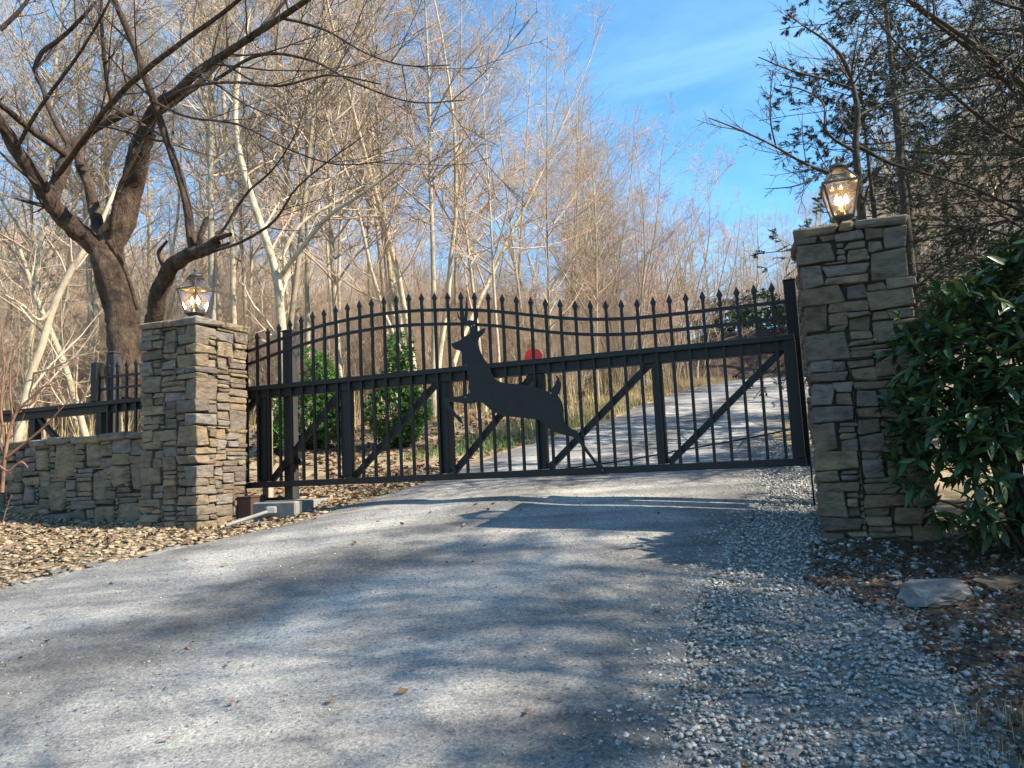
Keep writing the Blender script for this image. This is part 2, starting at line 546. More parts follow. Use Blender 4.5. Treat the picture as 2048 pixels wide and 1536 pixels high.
rv, rf = road_sheet()
road_me = np_mesh('driveway', rv, [rf], True)
uvl = road_me.uv_layers.new(name='UVMap')
iv = np.empty(len(road_me.loops), np.int32); road_me.loops.foreach_get('vertex_index', iv)
uvl.data.foreach_set('uv', np.stack([(iv % 34) / 33.0, (iv // 34) / 259.0], -1).astype(np.float32).ravel())
road = tag(ob('driveway', road_me, road_mat()), 'grey compacted gravel driveway climbing under the gate', kind='structure')


def sheet(name, poly_fn, x0, x1, y0, y1, step, dz, m, label):
    """a patch of ground cover: cells whose centre passes poly_fn"""
    xs = np.arange(x0, x1 + 1e-6, step); ys = np.arange(y0, y1 + 1e-6, step)
    X, Y = np.meshgrid(xs, ys, indexing='ij')
    r = np.random.default_rng(5)
    Xj = X + r.uniform(-.3, .3, X.shape) * step; Yj = Y + r.uniform(-.3, .3, X.shape) * step
    V = np.stack([Xj, Yj, h(Xj, Yj) + dz + r.uniform(-.006, .006, X.shape)], -1).reshape(-1, 3)
    Fq = grid_faces(len(xs), len(ys))
    c = V[Fq].mean(1)
    Fq = Fq[poly_fn(c[:, 0], c[:, 1])]
    used, inv = np.unique(Fq, return_inverse=True)
    return tag(ob(name, np_mesh(name, V[used], [inv.reshape(-1, 4)], True), m), label, kind='structure')


def left_of_road(x, y, off=0.0):
    xe = np.interp(y, LE[:, 1], LE[:, 0])
    return x < xe - off


def right_of_road(x, y, off=0.0):
    xe = np.interp(y, RE[:, 1], RE[:, 0])
    return x > xe + off


MT['tanbed'] = mat('tan_pebble_bed', [(.07, .05, .032), (.19, .14, .085), (.28, .22, .15)], scale=22, bump=.8, bump_scale=30)
MT['greybed'] = mat('grey_gravel_bed', [(.09, .088, .085), (.21, .206, .197), (.33, .325, .312)], scale=34, bump=.9, bump_scale=60)
MT['mulch'] = mat('needle_mulch', [(.03, .022, .018), (.08, .052, .036), (.14, .10, .07)], scale=22, bump=.9, bump_scale=50)
bed_left = sheet('pebble_bed', lambda x, y: left_of_road(x, y, .0) & (y < 9.6 + .25 * x), -8.5, -.6, 3.2, 9.2, .12, .010, MT['tanbed'], 'bed of tan pebbles between the driveway and the stone wall')
bed_right = sheet('gravel_shoulder', lambda x, y: right_of_road(x, y, -.3) & (x < 2.6 + .2 * np.sin(3 * y)), -1.0, 3.0, -1.5, 9.2, .1, .004, MT['greybed'], 'grey crushed stone shoulder beside the driveway')
bed_mulch = sheet('mulch_bed', lambda x, y: (x > np.interp(y, [1.5, 2.6, 3.4, 4.2, 4.7, 4.9], [1.35, 1.65, 1.85, 1.65, 1.8, 2.1]) + .07 * np.sin(9 * y)) & (y < 4.95 - .3 * (x - 2)), .9, 6.0, 0.2, 5.2, .09, .020, MT['mulch'], 'dark mulch of dead leaves and needles under the rhododendron')

MT['soil'] = mat('dark_bank_soil', [(.03, .02, .016), (.085, .055, .042), (.12, .085, .065)], scale=2.5, bump=.8, bump_scale=9, bump_dist=.1)
bank = sheet('earth_bank', lambda x, y: (y > 30.2 + .3 * np.sin(x)) & (x > 4.5 + .5 * np.sin(y)), 3.5, 30, 29.5, 39, .4, .04, MT['soil'], 'dark earth bank where the driveway bends')
# ------------------------------------------------------------------ gate line frame: u along the gate to the left, w towards the viewer, z relative to the eye
GO = Vector((2.1298, 5.6, EYE))
GA = rad(-19.8)
g_u = Vector((-.94088, .33874, 0)); g_w = Vector((-.33874, -.94088, 0))


def GW(u, w, z):
    p = GO + g_u * u + g_w * w
    return Vector((p.x, p.y, EYE + z))


def gthing(name, label, cat, u, w, z, group=None):
    return thing(name, label, cat, GW(u, w, z), GA, group)


# ------------------------------------------------------------------ stones
def stone_mesh(rng, sx, sy, sz, b, jit):
    """rough chamfered block with its centre at the origin"""
    hx, hy, hz = sx / 2, sy / 2, sz / 2
    b = min(b, .3 * min(sx, sy, sz))
    bm = bmesh.new()
    for ax in (-1, 1):
        for ay in (-1, 1):
            for az_ in (-1, 1):
                j = [rng.uniform(-1, 1) * jit * k for k in (min(sx, .14) / .1, .35, min(sz, .10) / .1)]
                bb = [b * rng.uniform(.5, 1.5) for _ in range(3)]
                cx, cyy, cz = ax * hx + j[0], ay * hy + j[1], az_ * hz + j[2]
                bm.verts.new((cx, cyy - ay * bb[1], cz - az_ * bb[2]))
                bm.verts.new((cx - ax * bb[0], cyy, cz - az_ * bb[2]))
                bm.verts.new((cx - ax * bb[0], cyy - ay * bb[1], cz))
    res = bmesh.ops.convex_hull(bm, input=bm.verts[:])
    junk = [e for e in res['geom_interior'] if isinstance(e, bmesh.types.BMVert)]
    if junk: bmesh.ops.delete(bm, geom=junk, context='VERTS')
    me = bpy.data.meshes.new('stone')
    bm.to_mesh(me); bm.free()
    return me


def pack(rng, W, H, occ, big=.2, hmax=20):
    """fill free cells (1 cm) of occ[H][W] with rectangles (x,z,w,h)"""
    out = []
    for z in range(H):
        x = 0
        while x < W:
            if occ[z, x]:
                x += 1; continue
            run = x
            while run < W and not occ[z, run]: run += 1
            avail = run - x
            p = rng.random()
            if p < big: hh, ww = rng.randint(12, hmax), rng.randint(15, 26)
            elif p < big + .3: hh, ww = rng.randint(6, 10), rng.randint(14, 26)
            else: hh, ww = rng.randint(4, 6), rng.randint(14, 30)
            if avail - ww < 12: ww = avail
            ww = min(ww, avail, 40)
            hh = min(hh, H - z)
            if H - z - hh < 3: hh = H - z
            if hh > .8 * ww: hh = max(4, int(.8 * ww))
            hh = min(hh, H - z)
            k = 1
            while k < hh and not occ[z + k, x:x + ww].any(): k += 1
            hh = k
            occ[z:z + hh, x:x + ww] = True
            out.append((x, z, ww, hh))
            x += ww
    return out


def stone_at(rng, parent, cx, cyy, cz, sx, sy, sz, rz=0.0, jit=.013, b=.007, gap=.008, name='stone'):
    me = stone_mesh(rng, sx - gap, sy, sz - gap, b, jit)
    return ob(name, me, MT['stone'], parent, loc=(cx, cyy, cz), rot=(rng.uniform(-.02, .02), rng.uniform(-.02, .02), rz + rng.uniform(-.015, .015)))


def pillar(name, label, seed, u_lo, u_hi, w_lo, w_hi, z_bot, z_top):
    """local x = right, local y = away from the viewer; origin at the middle of the footprint"""
    rng = random.Random(seed)
    W = u_hi - u_lo; D = w_hi - w_lo
    H = z_top - z_bot
    root = gthing(name, label, 'stone pillar', (u_lo + u_hi) / 2, (w_lo + w_hi) / 2, z_bot)
    m = MB(); m.box(-W / 2 + .035, W / 2 - .035, -D / 2 + .035, D / 2 - .035, 0, H - .02)
    m.build('mortar_core', MT['core'], root)
    capH = .07
    Hc = int(round((H - capH) * 100)); Wc = int(round(W * 100)); Dc = int(round(D * 100))
    occF = np.zeros((Hc, Wc), bool); occR = np.zeros((Hc, Dc), bool); occL = np.zeros((Hc, Dc), bool)
    for side in (-1, 1):
        z = 0; flip = rng.random() < .5
        while z < Hc:
            hh = rng.choice([5, 6, 7, 8, 9, 11, 12, 14, 16, 19])
            if Hc - z - hh < 4: hh = Hc - z
            a, b_ = (rng.randint(23, 26), rng.randint(14, 15)) if flip else (rng.randint(14, 15), rng.randint(23, 26))
            flip = not flip
            pr = rng.uniform(-.004, .014)
            sx, sy = a / 100, b_ / 100
            stone_at(rng, root, side * (W / 2 - sx / 2 + pr), -D / 2 + sy / 2 - pr, (z + hh / 2) / 100, sx, sy, hh / 100)
            if side == 1:
                occF[z:z + hh, Wc - a:] = True; occR[z:z + hh, :b_] = True
            else:
                occF[z:z + hh, :a] = True; occL[z:z + hh, :b_] = True
            z += hh
    for (x, z, w, hh) in pack(rng, Wc, Hc, occF):
        pr = rng.uniform(-.012, .012)
        stone_at(rng, root, -W / 2 + (x + w / 2) / 100, -D / 2 + .06 - pr, (z + hh / 2) / 100, w / 100, .12, hh / 100)
    for occ, side in ((occR, 1), (occL, -1)):
        for (x, z, w, hh) in pack(rng, Dc, Hc, occ):
            pr = rng.uniform(-.012, .012)
            stone_at(rng, root, side * (W / 2 - .06 + pr), -D / 2 + (x + w / 2) / 100, (z + hh / 2) / 100, w / 100, .12, hh / 100, rz=math.pi / 2)
    # cap slabs
    o = .022
    X0, X1, Y0, Y1 = -W / 2 - o, W / 2 + o, -D / 2 - o, D / 2 + o
    ym = Y0 + rng.uniform(.30, .38)
    for (ya, yb), cuts in (((Y0, ym), [.40, .56]), ((ym, Y1), [.33, .72])):
        xs = [X0] + [X0 + (X1 - X0) * c for c in cuts] + [X1]
        for xa, xb in zip(xs[:-1], xs[1:]):
            t = capH + rng.uniform(-.008, .02)
            stone_at(rng, root, (xa + xb) / 2, (ya + yb) / 2, H - capH + t / 2, xb - xa, yb - ya - .008, t, name='cap_stone', b=.014)
    return root


pillar('stone_pillar', 'stacked stone pillar with its sunlit side, lantern and low wall beside it', 11, 5.02, 5.68, .05, .72, -.60, 1.47)
pillar('stone_pillar', 'tall shaded stone pillar standing against the rhododendron, holding the gate end', 23, -.755, -.095, .06, .72, -.78, 1.49)


def low_wall():
    rng = random.Random(5)
    u0, u1 = 5.70, 8.6
    L_ = u1 - u0; H = 1.02
    root = gthing('stone_wall', 'low dry stone wall of grey slabs running left from the pillar', 'stone wall', u0, .33, -.55)
    Wc, Hc = int(L_ * 100), int(H * 100) - 6
    m = MB(); m.box(-L_, 0, -.12, .14, 0, H - .03); m.build('mortar_core', MT['core'], root)
    occ = np.zeros((Hc, Wc), bool)
    # the big upright slabs first: (distance from the pillar, bottom, width, height) in cm
    for (x, z, w, hh) in [(12, 44, 22, 28), (40, 50, 16, 20), (66, 38, 17, 30), (72, 70, 22, 24), (106, 62, 26, 31), (142, 70, 18, 22), (118, 26, 22, 26), (18, 12, 30, 22), (52, 10, 26, 24), (90, 14, 22, 15),
                          (160, 36, 18, 20), (190, 60, 24, 22), (205, 26, 20, 24), (240, 60, 20, 26)]:
        x0 = Wc - x - w
        occ[z:z + hh, x0:x0 + w] = True
        stone_at(rng, root, -L_ + (x0 + w / 2) / 100, -.10 - rng.uniform(0, .015), (z + hh / 2) / 100, w / 100, .14, hh / 100, jit=.03, b=.02)
    for (x, z, w, hh) in pack(rng, Wc, Hc, occ, big=.22, hmax=18):
        stone_at(rng, root, -L_ + (x + w / 2) / 100, -.10 + rng.uniform(-.014, .014), (z + hh / 2) / 100, w / 100, .14, hh / 100, jit=.014)
    x = 0.0
    while x < L_:
        w = rng.uniform(.18, .42)
        if L_ - x - w < .15: w = L_ - x
        stone_at(rng, root, -x - w / 2, .0, H - .035 + rng.uniform(-.008, .01), w, .40, .075, name='cap_stone', b=.014)
        x += w
    return root


low_wall()

# ------------------------------------------------------------------ gate
R1 = [(-.2, 1.139), (0, 1.139), (.4, 1.139), (.8, 1.138), (1.15, 1.139), (1.42, 1.158), (1.67, 1.19), (1.94, 1.241), (2.19, 1.298), (2.45, 1.354), (2.71, 1.393), (2.97, 1.42), (3.22, 1.441), (3.49, 1.448), (3.75, 1.441),
      (4.0, 1.425), (4.28, 1.396), (4.68, 1.322), (5.04, 1.239), (5.4, 1.175), (5.75, 1.145), (6.2, 1.139), (6.7, 1.139), (7.2, 1.139)]
r1u, r1z = np.array(R1).T


def rail_z(u): return float(np.interp(u, r1u, r1z))


GZ = -.155
gate = gthing('sliding_gate', 'black metal sliding driveway gate with spear pickets and leaping deer silhouette', 'gate', 0, 0, GZ)


def L(u, z, w=0.0): return Vector((-u, -w, z - GZ))


def gbox(name, ua, ub, w0, w1, z0, z1, m='iron', bevel=.003, parent=None):
    b = MB(); b.box(-max(ua, ub), -min(ua, ub), -max(w0, w1), -min(w0, w1), z0 - GZ, z1 - GZ)
    return b.build(name, MT[m], parent or gate, bevel=bevel)


def curved_rail(off, name):
    us = np.linspace(.0, 7.04, 110)
    zs = np.interp(us, r1u, r1z)
    k = np.ones(5) / 5
    zs = np.convolve(np.pad(zs, 2, mode='edge'), k, 'valid') + off
    V, Fc = [], []
    hw, hh = .014, .0125
    for u_, z_ in zip(us, zs):
        for dw, dz in ((-hw, -hh), (hw, -hh), (hw, hh), (-hw, hh)):
            V.append((-u_, -dw, z_ - .008 + dz - GZ))
    for i in range(len(us) - 1):
        for q in range(4):
            Fc.append((i * 4 + q, i * 4 + (q + 1) % 4, (i + 1) * 4 + (q + 1) % 4, (i + 1) * 4 + q))
    Fc += [(0, 1, 2, 3), tuple(len(V) - 4 + i for i in (3, 2, 1, 0))]
    b = MB(); b.add(V, Fc)
    b.build(name, MT['iron'], gate)


curved_rail(0, 'curved_rail')
curved_rail(-.130, 'curved_rail')
gbox('top_beam', -.04, 9.3, -.012, .032, .828, .873)
gbox('track_beam', .0, 9.3, -.125, -.017, .752, .862)
gbox('bottom_rail', -.05, 9.3, -.032, .032, -.125, -.068)
for ua, ub in ((4.951, 4.86), (4.005, 3.915), (2.98, 2.896), (2.071, 1.995), (1.062, .985), (6.05, 5.97)):
    gbox('upright', ua, ub, -.115, -.02, -.066, .750)
gbox('end_stile', -.045, .045, -.115, .034, -.066, .826)
gbox('end_stile', 7.02, 7.10, -.05, .05, .875, 1.30)
gbox('upright', 7.02, 7.10, -.11, -.02, -.066, .750)
gbox('upright', 8.02, 8.12, -.11, -.02, -.066, .750)
for a, b_ in (((4.83, -.06), (4.02, .76)), ((3.90, -.06), (3.0, .76)), ((2.87, -.06), (2.08, .76)), ((1.985, -.06), (1.07, .76)), ((.975, -.06), (.05, .77)), ((7.05, -.06), (8.02, .76)), ((5.95, -.06), (5.0, .76))):
    m_ = MB(); m_.bar(L(a[0], a[1], -.066), L(b_[0], b_[1], -.066), .052, .052)
    m_.build('diagonal_brace', MT['iron'], gate, bevel=.003)
pk = MB(); pk.box(-.0115, .0115, -.0115, .0115, 0, 1)
pick_me = pk.mesh('picket'); pick_me.materials.append(MT['iron'])
sp = MB(); sp.add([(-.0115, -.009, 0), (.0115, -.009, 0), (.0115, .009, 0), (-.0115, .009, 0), (-.024, -.012, .042), (.024, -.012, .042), (.024, .012, .042), (-.024, .012, .042), (0, 0, .098), (-.013, -.010, .020), (.013, -.010, .020), (.013, .010, .020), (-.013, .010, .020)],
                  [(3, 2, 1, 0), (0, 1, 10, 9), (1, 2, 11, 10), (2, 3, 12, 11), (3, 0, 9, 12), (9, 10, 5, 4), (10, 11, 6, 5), (11, 12, 7, 6), (12, 9, 4, 7), (4, 5, 8), (5, 6, 8), (6, 7, 8), (7, 4, 8)])
spear_me = sp.mesh('spearhead'); spear_me.materials.append(MT['iron'])
u_ = .091
while u_ < 6.98:
    tip = rail_z(u_) + .158
    z0 = -.067
    zt = tip - .097
    p = ob('picket', pick_me, None, gate, loc=L(u_, z0, 0.0), scale=(1, 1, zt - z0))
    s = ob('spearhead', spear_me, None, p, loc=(0, 0, 1))
    s.scale = (1, 1, 1 / (zt - z0))
    u_ += .13095

# deer silhouette, cut from plate
DEER = [(2.801, 1.082), (2.728, 1.097), (2.691, 1.123), (2.618, 1.155), (2.595, 1.158), (2.571, 1.15), (2.535, 1.168), (2.469, 1.188), (2.483, 1.146), (2.532, 1.107), (2.551, 1.07), (2.531, 0.991), (2.494, 0.911), (2.461, 0.865), (2.441, 0.798), (2.41, 0.735), (2.365, 0.705), (2.298, 0.683), (2.208, 0.67), (2.141, 0.659), (2.053, 0.634), (1.988, 0.615), (1.934, 0.585), (1.907, 0.591), (1.878, 0.622), (1.846, 0.682), (1.858, 0.727), (1.827, 0.691), (1.81, 0.638), (1.82, 0.586), (1.844, 0.546), (1.815, 0.492), (1.802, 0.439), (1.805, 0.377), (1.803, 0.326), (1.778, 0.288), (1.737, 0.255), (1.696, 0.237), (1.673, 0.184), (1.649, 0.132), (1.601, 0.058), (1.554, -0.01), (1.505, -0.052), (1.478, -0.088), (1.483, -0.113), (1.518, -0.107), (1.547, -0.07), (1.585, -0.008), (1.633, 0.06), (1.676, 0.128), (1.7, 0.16), (1.731, 0.187), (1.793, 0.206), (1.857, 0.226), (1.915, 0.255), (1.972, 0.295), (2.014, 0.339), (2.035, 0.356), (2.111, 0.366), (2.2, 0.381), (2.289, 0.394), (2.368, 0.415), (2.435, 0.446), (2.479, 0.487), (2.524, 0.528), (2.558, 0.541), (2.641, 0.533), (2.723, 0.542), (2.794, 0.558), (2.848, 0.559), (2.814, 0.5), (2.781, 0.448), (2.74, 0.418), (2.722, 0.357), (2.748, 0.375), (2.782, 0.41), (2.845, 0.474), (2.88, 0.521), (2.914, 0.573), (2.913, 0.595), (2.864, 0.602), (2.768, 0.604), (2.684, 0.613), (2.642, 0.629), (2.658, 0.674), (2.65, 0.723), (2.659, 0.784), (2.662, 0.839), (2.677, 0.906), (2.69, 0.974), (2.694, 0.985), (2.732, 1.011), (2.774, 1.028), (2.799, 1.056)]
dm = MB(); dm.prism([(-u, z - GZ) for u, z in DEER], -.044, -.038)
deer = dm.build('deer_silhouette', MT['iron'], gate)
tag(deer, 'flat black leaping buck cut from sheet metal')
ANT = [[(2.601, 1.14), (2.604, 1.208), (2.656, 1.253), (2.714, 1.298), (2.733, 1.362)], [(2.661, 1.25), (2.646, 1.347), (2.635, 1.485)], [(2.688, 1.27), (2.684, 1.362), (2.686, 1.43)], [(2.577, 1.14), (2.575, 1.239), (2.547, 1.291), (2.536, 1.378)], [(2.582, 1.242), (2.62, 1.26), (2.65, 1.256)]]
am = MB()
for i, a in enumerate(ANT):
    sp_ = spline([(u, 0, z) for u, z in a], 14)
    wd = np.interp(np.linspace(0, 1, 14), [0, .5, 1], [.017, .014, .003])
    d_ = np.gradient(sp_, axis=0); d_ /= np.linalg.norm(d_, axis=1, keepdims=True)
    Lp = [(-(p[0] + q[2] * w_), p[2] - q[0] * w_ - GZ) for p, q, w_ in zip(sp_, d_, wd)]
    Rp = [(-(p[0] - q[2] * w_), p[2] + q[0] * w_ - GZ) for p, q, w_ in zip(sp_, d_, wd)]
    am.prism(Lp + Rp[::-1], -.0445 - .0004 * i, -.0385 - .0004 * i)
am.build('antlers', MT['iron'], deer)
for u, z in ((1.905, .568), (2.685, .592), (2.60, 1.215), (2.575, 1.222), (1.50, -.095)):
    bmn = MB(); bmn.lathe([(.006, 0), (.006, .004), (.003, .006)], 8)
    bo = bmn.build('bolt', MT['steel'], deer)
    bo.location = L(u, z, .044); bo.rotation_euler = (math.pi / 2, 0, 0)
cm = MB(); cm.tube(spline([L(1.86, -.068, -.13), L(1.4, -.03, -.13), L(.9, .035, -.13), (L(.4, .10, -.13)), L(.03, .155, -.13)], 20), .007, 6)
cm.build('bracing_cable', MT['iron'], gate)

# posts around the gate
ps = gthing('latch_post', 'tall black steel post joining the gate to the shaded pillar', 'post', -.043, -.195, -.55)
b_ = MB(); b_.box(-.045, .045, -.055, .055, .42, 1.875); b_.build('post_tube', MT['iron'], ps, bevel=.004)
b_ = MB(); b_.box(.032, .044, -.05, .05, 0, .4195); b_.build('mounting_plate', MT['iron'], ps)
b_ = MB(); b_.box(-.048, .048, -.061, .061, 1.8755, 1.886); b_.build('post_cap', MT['iron'], ps, bevel=.003)
for z in (.50, .68, .86):
    b_ = MB(); b_.box(-.085, -.0455, -.03, .0, z, z + .012); b_.build('catch_bracket', MT['iron'], ps)


def guide_post(label, u, w, zb, zt, wd=.105):
    r_ = gthing('guide_post', label, 'post', u, w, zb)
    b = MB(); b.box(-wd / 2, wd / 2, -wd / 2, wd / 2, 0, zt - zb - .03); b.build('post_tube', MT['post_iron'], r_, bevel=.006)
    b = MB(); b.lathe([(wd / 2 + .008, 0), (wd / 2 + .008, .012), (.02, .03)], sq=True, c=(0, 0, zt - zb - .0295)); b.build('post_cap', MT['post_iron'], r_)
    b = MB(); b.box(wd / 2 + .001, wd / 2 + .07, -.05, .04, .34, .46); b.build('roller_box', MT['iron'], r_, bevel=.01)
    b = MB(); b.lathe([(.03, 0), (.035, .01), (.035, .05), (.03, .06)], 14)
    w_ = b.build('roller', MT['iron'], r_); w_.location = (wd / 2 + .075, 0, .37); w_.rotation_euler = (math.pi / 2, 0, 0)
    return r_


guide_post('black steel guide post on the concrete block beside the sunlit pillar', 4.70, -.20, -.255, 1.45)
guide_post('short black guide post behind the low stone wall by the dark tree', 7.04, -.20, -.30, 1.455)

wp = gthing('wooden_post', 'pale weathered wooden post tucked behind the sunlit pillar', 'post', 5.08, -.32, -.40)
b_ = MB(); b_.box(-.04, .04, -.04, .04, 0, 1.05); b_.build('post_shaft', MT['wood'], wp, bevel=.006)
b_ = MB(); b_.box(.012, .03, -.046, -.0415, .30, .42); b_.build('white_tag', MT['pvc'], wp)

cp = gthing('concrete_footing', 'low concrete footing block under the gate guide post', 'concrete block', 4.72, -.05, -.55)
b_ = MB(); b_.box(-.38, .34, -.24, .40, 0, .292); b_.build('footing_slab', MT['concrete'], cp, bevel=.012)
b_ = MB(); b_.box(-.36, .0, .10, .20, .296, .32); b_.build('base_plate', MT['iron'], cp, bevel=.003)


def gpt(u, w, dz):
    p = GW(u, w, 0)
    return (p.x, p.y, float(h(p.x, p.y)) + dz)


cd = thing('conduit_pipe', 'bent grey plastic conduit lying on the stones before the footing', 'pipe')
A, B_, C_ = gpt(5.08, .02, .14), gpt(4.62, .22, .10), gpt(4.80, .62, .05)
b_ = MB(); b_.tube([A, B_], .016, 10); b_.build('long_pipe', MT['pvc'], cd, smooth=True)
b_ = MB(); b_.tube([B_, C_], .018, 10); b_.build('short_pipe', MT['pvc'], cd, smooth=True)
b_ = MB(); b_.box(-.05, .05, -.04, .04, -.035, .04); jb = b_.build('junction_elbow', MT['pvc'], cd, bevel=.015); jb.location = B_; jb.rotation_euler = (0, 0, GA + .5)

ub = gthing('utility_box', 'dark brown box at the foot of the sunlit pillar', 'box', 4.95, .12, -.42)
b_ = MB(); b_.box(-.06, .10, -.10, .12, 0, .21); b_.build('box_body', MT['brownsign'], ub, bevel=.006)
b_ = MB(); b_.box(-.067, .107, -.107, .127, .2105, .225); b_.build('box_lid', MT['brownsign'], ub, bevel=.004)

rb = gthing('reflector', 'small rust red tag fixed to the sunlit face of the stone pillar', 'reflector', 5.00, .32, 1.07)
b_ = MB(); b_.box(-.003, .006, -.02, .02, 0, .07); b_.build('reflector_plate', mat('rust_red', [(.10, .04, .03), (.16, .065, .05)], bump=0), rb)
b_ = MB(); b_.box(.0065, .009, -.012, .012, .012, .058); b_.build('reflector_lens', MT['brownsign'], rb)


# ------------------------------------------------------------------ lanterns
def lantern(label, u, w, z):
    r_ = gthing('post_lantern', label, 'lantern', u, w, z)
    bz = MT['bronze']
    b = MB(); b.lathe([(.055, 0), (.055, .012), (.036, .02), (.036, .062), (.05, .07)], 16); b.build('post_collar', bz, r_, smooth=False)
    b = MB(); b.lathe([(.03, .070), (.054, .092), (.071, .106), (.071, .116)], sq=True); b.build('base_pan', bz, r_)
    z0, z1, a0, a1 = .116, .335, .066, .114
    for sx, sy in ((-1, -1), (1, -1), (1, 1), (-1, 1)):
        b = MB(); b.bar((sx * a0, sy * a0, z0), (sx * a1, sy * a1, z1), .011, .011, up=Vector((sx, -sy, 0))); b.build('corner_bar', bz, r_)
    b = MB()
    for k in range(4):
        c_, s_ = math.cos(k * math.pi / 2), math.sin(k * math.pi / 2)
        R2 = lambda x, y: (c_ * x - s_ * y, s_ * x + c_ * y)
        q = [(-a1 - .012, -a1 - .012), (a1 + .012, -a1 - .012), (a1 - .004, -a1 + .004), (-a1 + .004, -a1 + .004)]
        b.add([(*R2(*p), zz) for zz in (z1, z1 + .016) for p in q], [(3, 2, 1, 0), (4, 5, 6, 7), (0, 1, 5, 4), (2, 3, 7, 6)])
    b.build('roof_rim', bz, r_)
    zr0, zr1, b0, b1 = z1 + .016, z1 + .118, a1 - .004, .046
    for sx, sy in ((-1, -1), (1, -1), (1, 1), (-1, 1)):
        b = MB(); b.bar((sx * b0, sy * b0, zr0), (sx * b1, sy * b1, zr1), .009, .009, up=Vector((sx, -sy, 0))); b.build('roof_bar', bz, r_)
    for k in range(4):
        c_, s_ = math.cos(k * math.pi / 2), math.sin(k * math.pi / 2)
        R2 = lambda x, y: (c_ * x - s_ * y, s_ * x + c_ * y)
        for nm, (zz0, zz1, e0, e1) in (('glass_pane', (z0, z1, a0, a1)), ('roof_pane', (zr0, zr1, b0, b1))):
            me = bpy.data.meshes.new(nm)
            me.from_pydata([(*R2(-e0, -e0), zz0), (*R2(e0, -e0), zz0), (*R2(e1, -e1), zz1), (*R2(-e1, -e1), zz1)], [], [(0, 1, 2, 3)])
            ob(nm, me, MT['glass' if nm == 'glass_pane' else 'roof_glass'], r_)
    b = MB(); b.lathe([(.058, 0), (.060, .010), (.048, .016)], sq=True, c=(0, 0, zr1)); b.build('roof_collar', bz, r_)
    b = MB(); b.lathe([(.042, .0165), (.064, .020), (.062, .030), (.036, .052), (.020, .060), (.012, .064), (.014, .075), (.020, .085), (.014, .098), (.004, .112)], 16, c=(0, 0, zr1)); b.build('finial', bz, r_, smooth=True)
    for i, (bx, by) in enumerate(((-.030, -.012), (.030, -.012), (0, .034))):
        b = MB(); b.lathe([(.024, .1165), (.014, .122), (.011, .150), (.018, .156), (.018, .160)], 10, c=(bx, by, 0)); b.build('candle_holder', bz, r_, smooth=True)
        b = MB(); b.lathe([(.010, .1605), (.010, .205)], 10, c=(bx, by, 0)); cs = b.build('candle_sleeve', MT['candle'], r_)
        b = MB(); b.lathe([(.007, .2055), (.015, .222), (.0165, .234), (.012, .252), (.005, .270), (.001, .278)], 10, c=(bx, by, 0)); b.build('bulb', MT['glow'], r_, smooth=True)
    return r_


lantern('lit post lantern on the sunlit stone pillar in front of the dark tree', 5.35, .385, 1.475)
lantern('lit post lantern on the tall shaded pillar against the blue sky', -.42, .40, 1.495)


# ------------------------------------------------------------------ signs beyond the gate
def sign_post(x, y):
    z = float(h(x, y))
    top = 3.265
    r_ = thing('road_sign', 'red octagon sign with brown plate below, seen through the gate', 'sign', (x, y, z), -.15)
    b = MB(); b.box(-.018, .018, -.012, .012, -.2, top - z - .03); b.build('sign_post', MT['steel'], r_)
    b = MB(); R_ = .145
    b.prism([(R_ * math.cos(.12 + k * math.pi / 4), top - z - .135 + R_ * math.sin(.12 + k * math.pi / 4)) for k in range(8)], -.021, -.0165)
    b.build('red_octagon', MT['redsign'], r_)
    b = MB(); b.box(-.135, .135, -.0205, -.0165, top - z - .66, top - z - .42); b.build('brown_plate', MT['brownsign'], r_, bevel=.002)
    return r_


sign_post(.36, 11.5)

# ------------------------------------------------------------------ trees
def kids(rng, P, R, n, t0, t1, ang, sd, lf, K, up, wob, rf, rmin, lmin=.02, taper=.12):
    """grow n children on each of the branches P (N,K0,3), R (N,K0)"""
    N, K0, _ = P.shape
    pi = np.repeat(np.arange(N), n)
    t = rng.uniform(t0, t1, N * n)
    f = t * (K0 - 1); i = np.clip(f.astype(int), 0, K0 - 2); fr = (f - i)[:, None]
    pos = P[pi, i] * (1 - fr) + P[pi, i + 1] * fr
    tan = P[pi, i + 1] - P[pi, i]; tan /= np.linalg.norm(tan, axis=1, keepdims=True) + 1e-9
    r0 = (R[pi, i] * (1 - fr[:, 0]) + R[pi, i + 1] * fr[:, 0])
    plen = np.linalg.norm(np.diff(P, axis=1), axis=2).sum(1)[pi]
    rv_ = rng.normal(size=(N * n, 3)); perp = np.cross(tan, rv_); perp /= np.linalg.norm(perp, axis=1, keepdims=True) + 1e-9
    a = np.radians(rng.normal(ang, sd, N * n))[:, None]
    d = tan * np.cos(a) + perp * np.sin(a)
    ln = plen * rng.uniform(lf[0], lf[1], N * n) * (1.0 - .55 * t)
    ln = np.maximum(ln, lmin)
    pts = np.empty((N * n, K, 3)); pts[:, 0] = pos
    st = (ln / (K - 1))[:, None]
    for k in range(1, K):
        d = d + rng.normal(0, wob, d.shape) + np.array([0, 0, up])
        d /= np.linalg.norm(d, axis=1, keepdims=True)
        pts[:, k] = pts[:, k - 1] + d * st
    rs = np.maximum(r0 * rf, rmin)
    RR = np.maximum(rs[:, None] * np.linspace(1, taper, K)[None], rmin * .6)
    return pts, RR


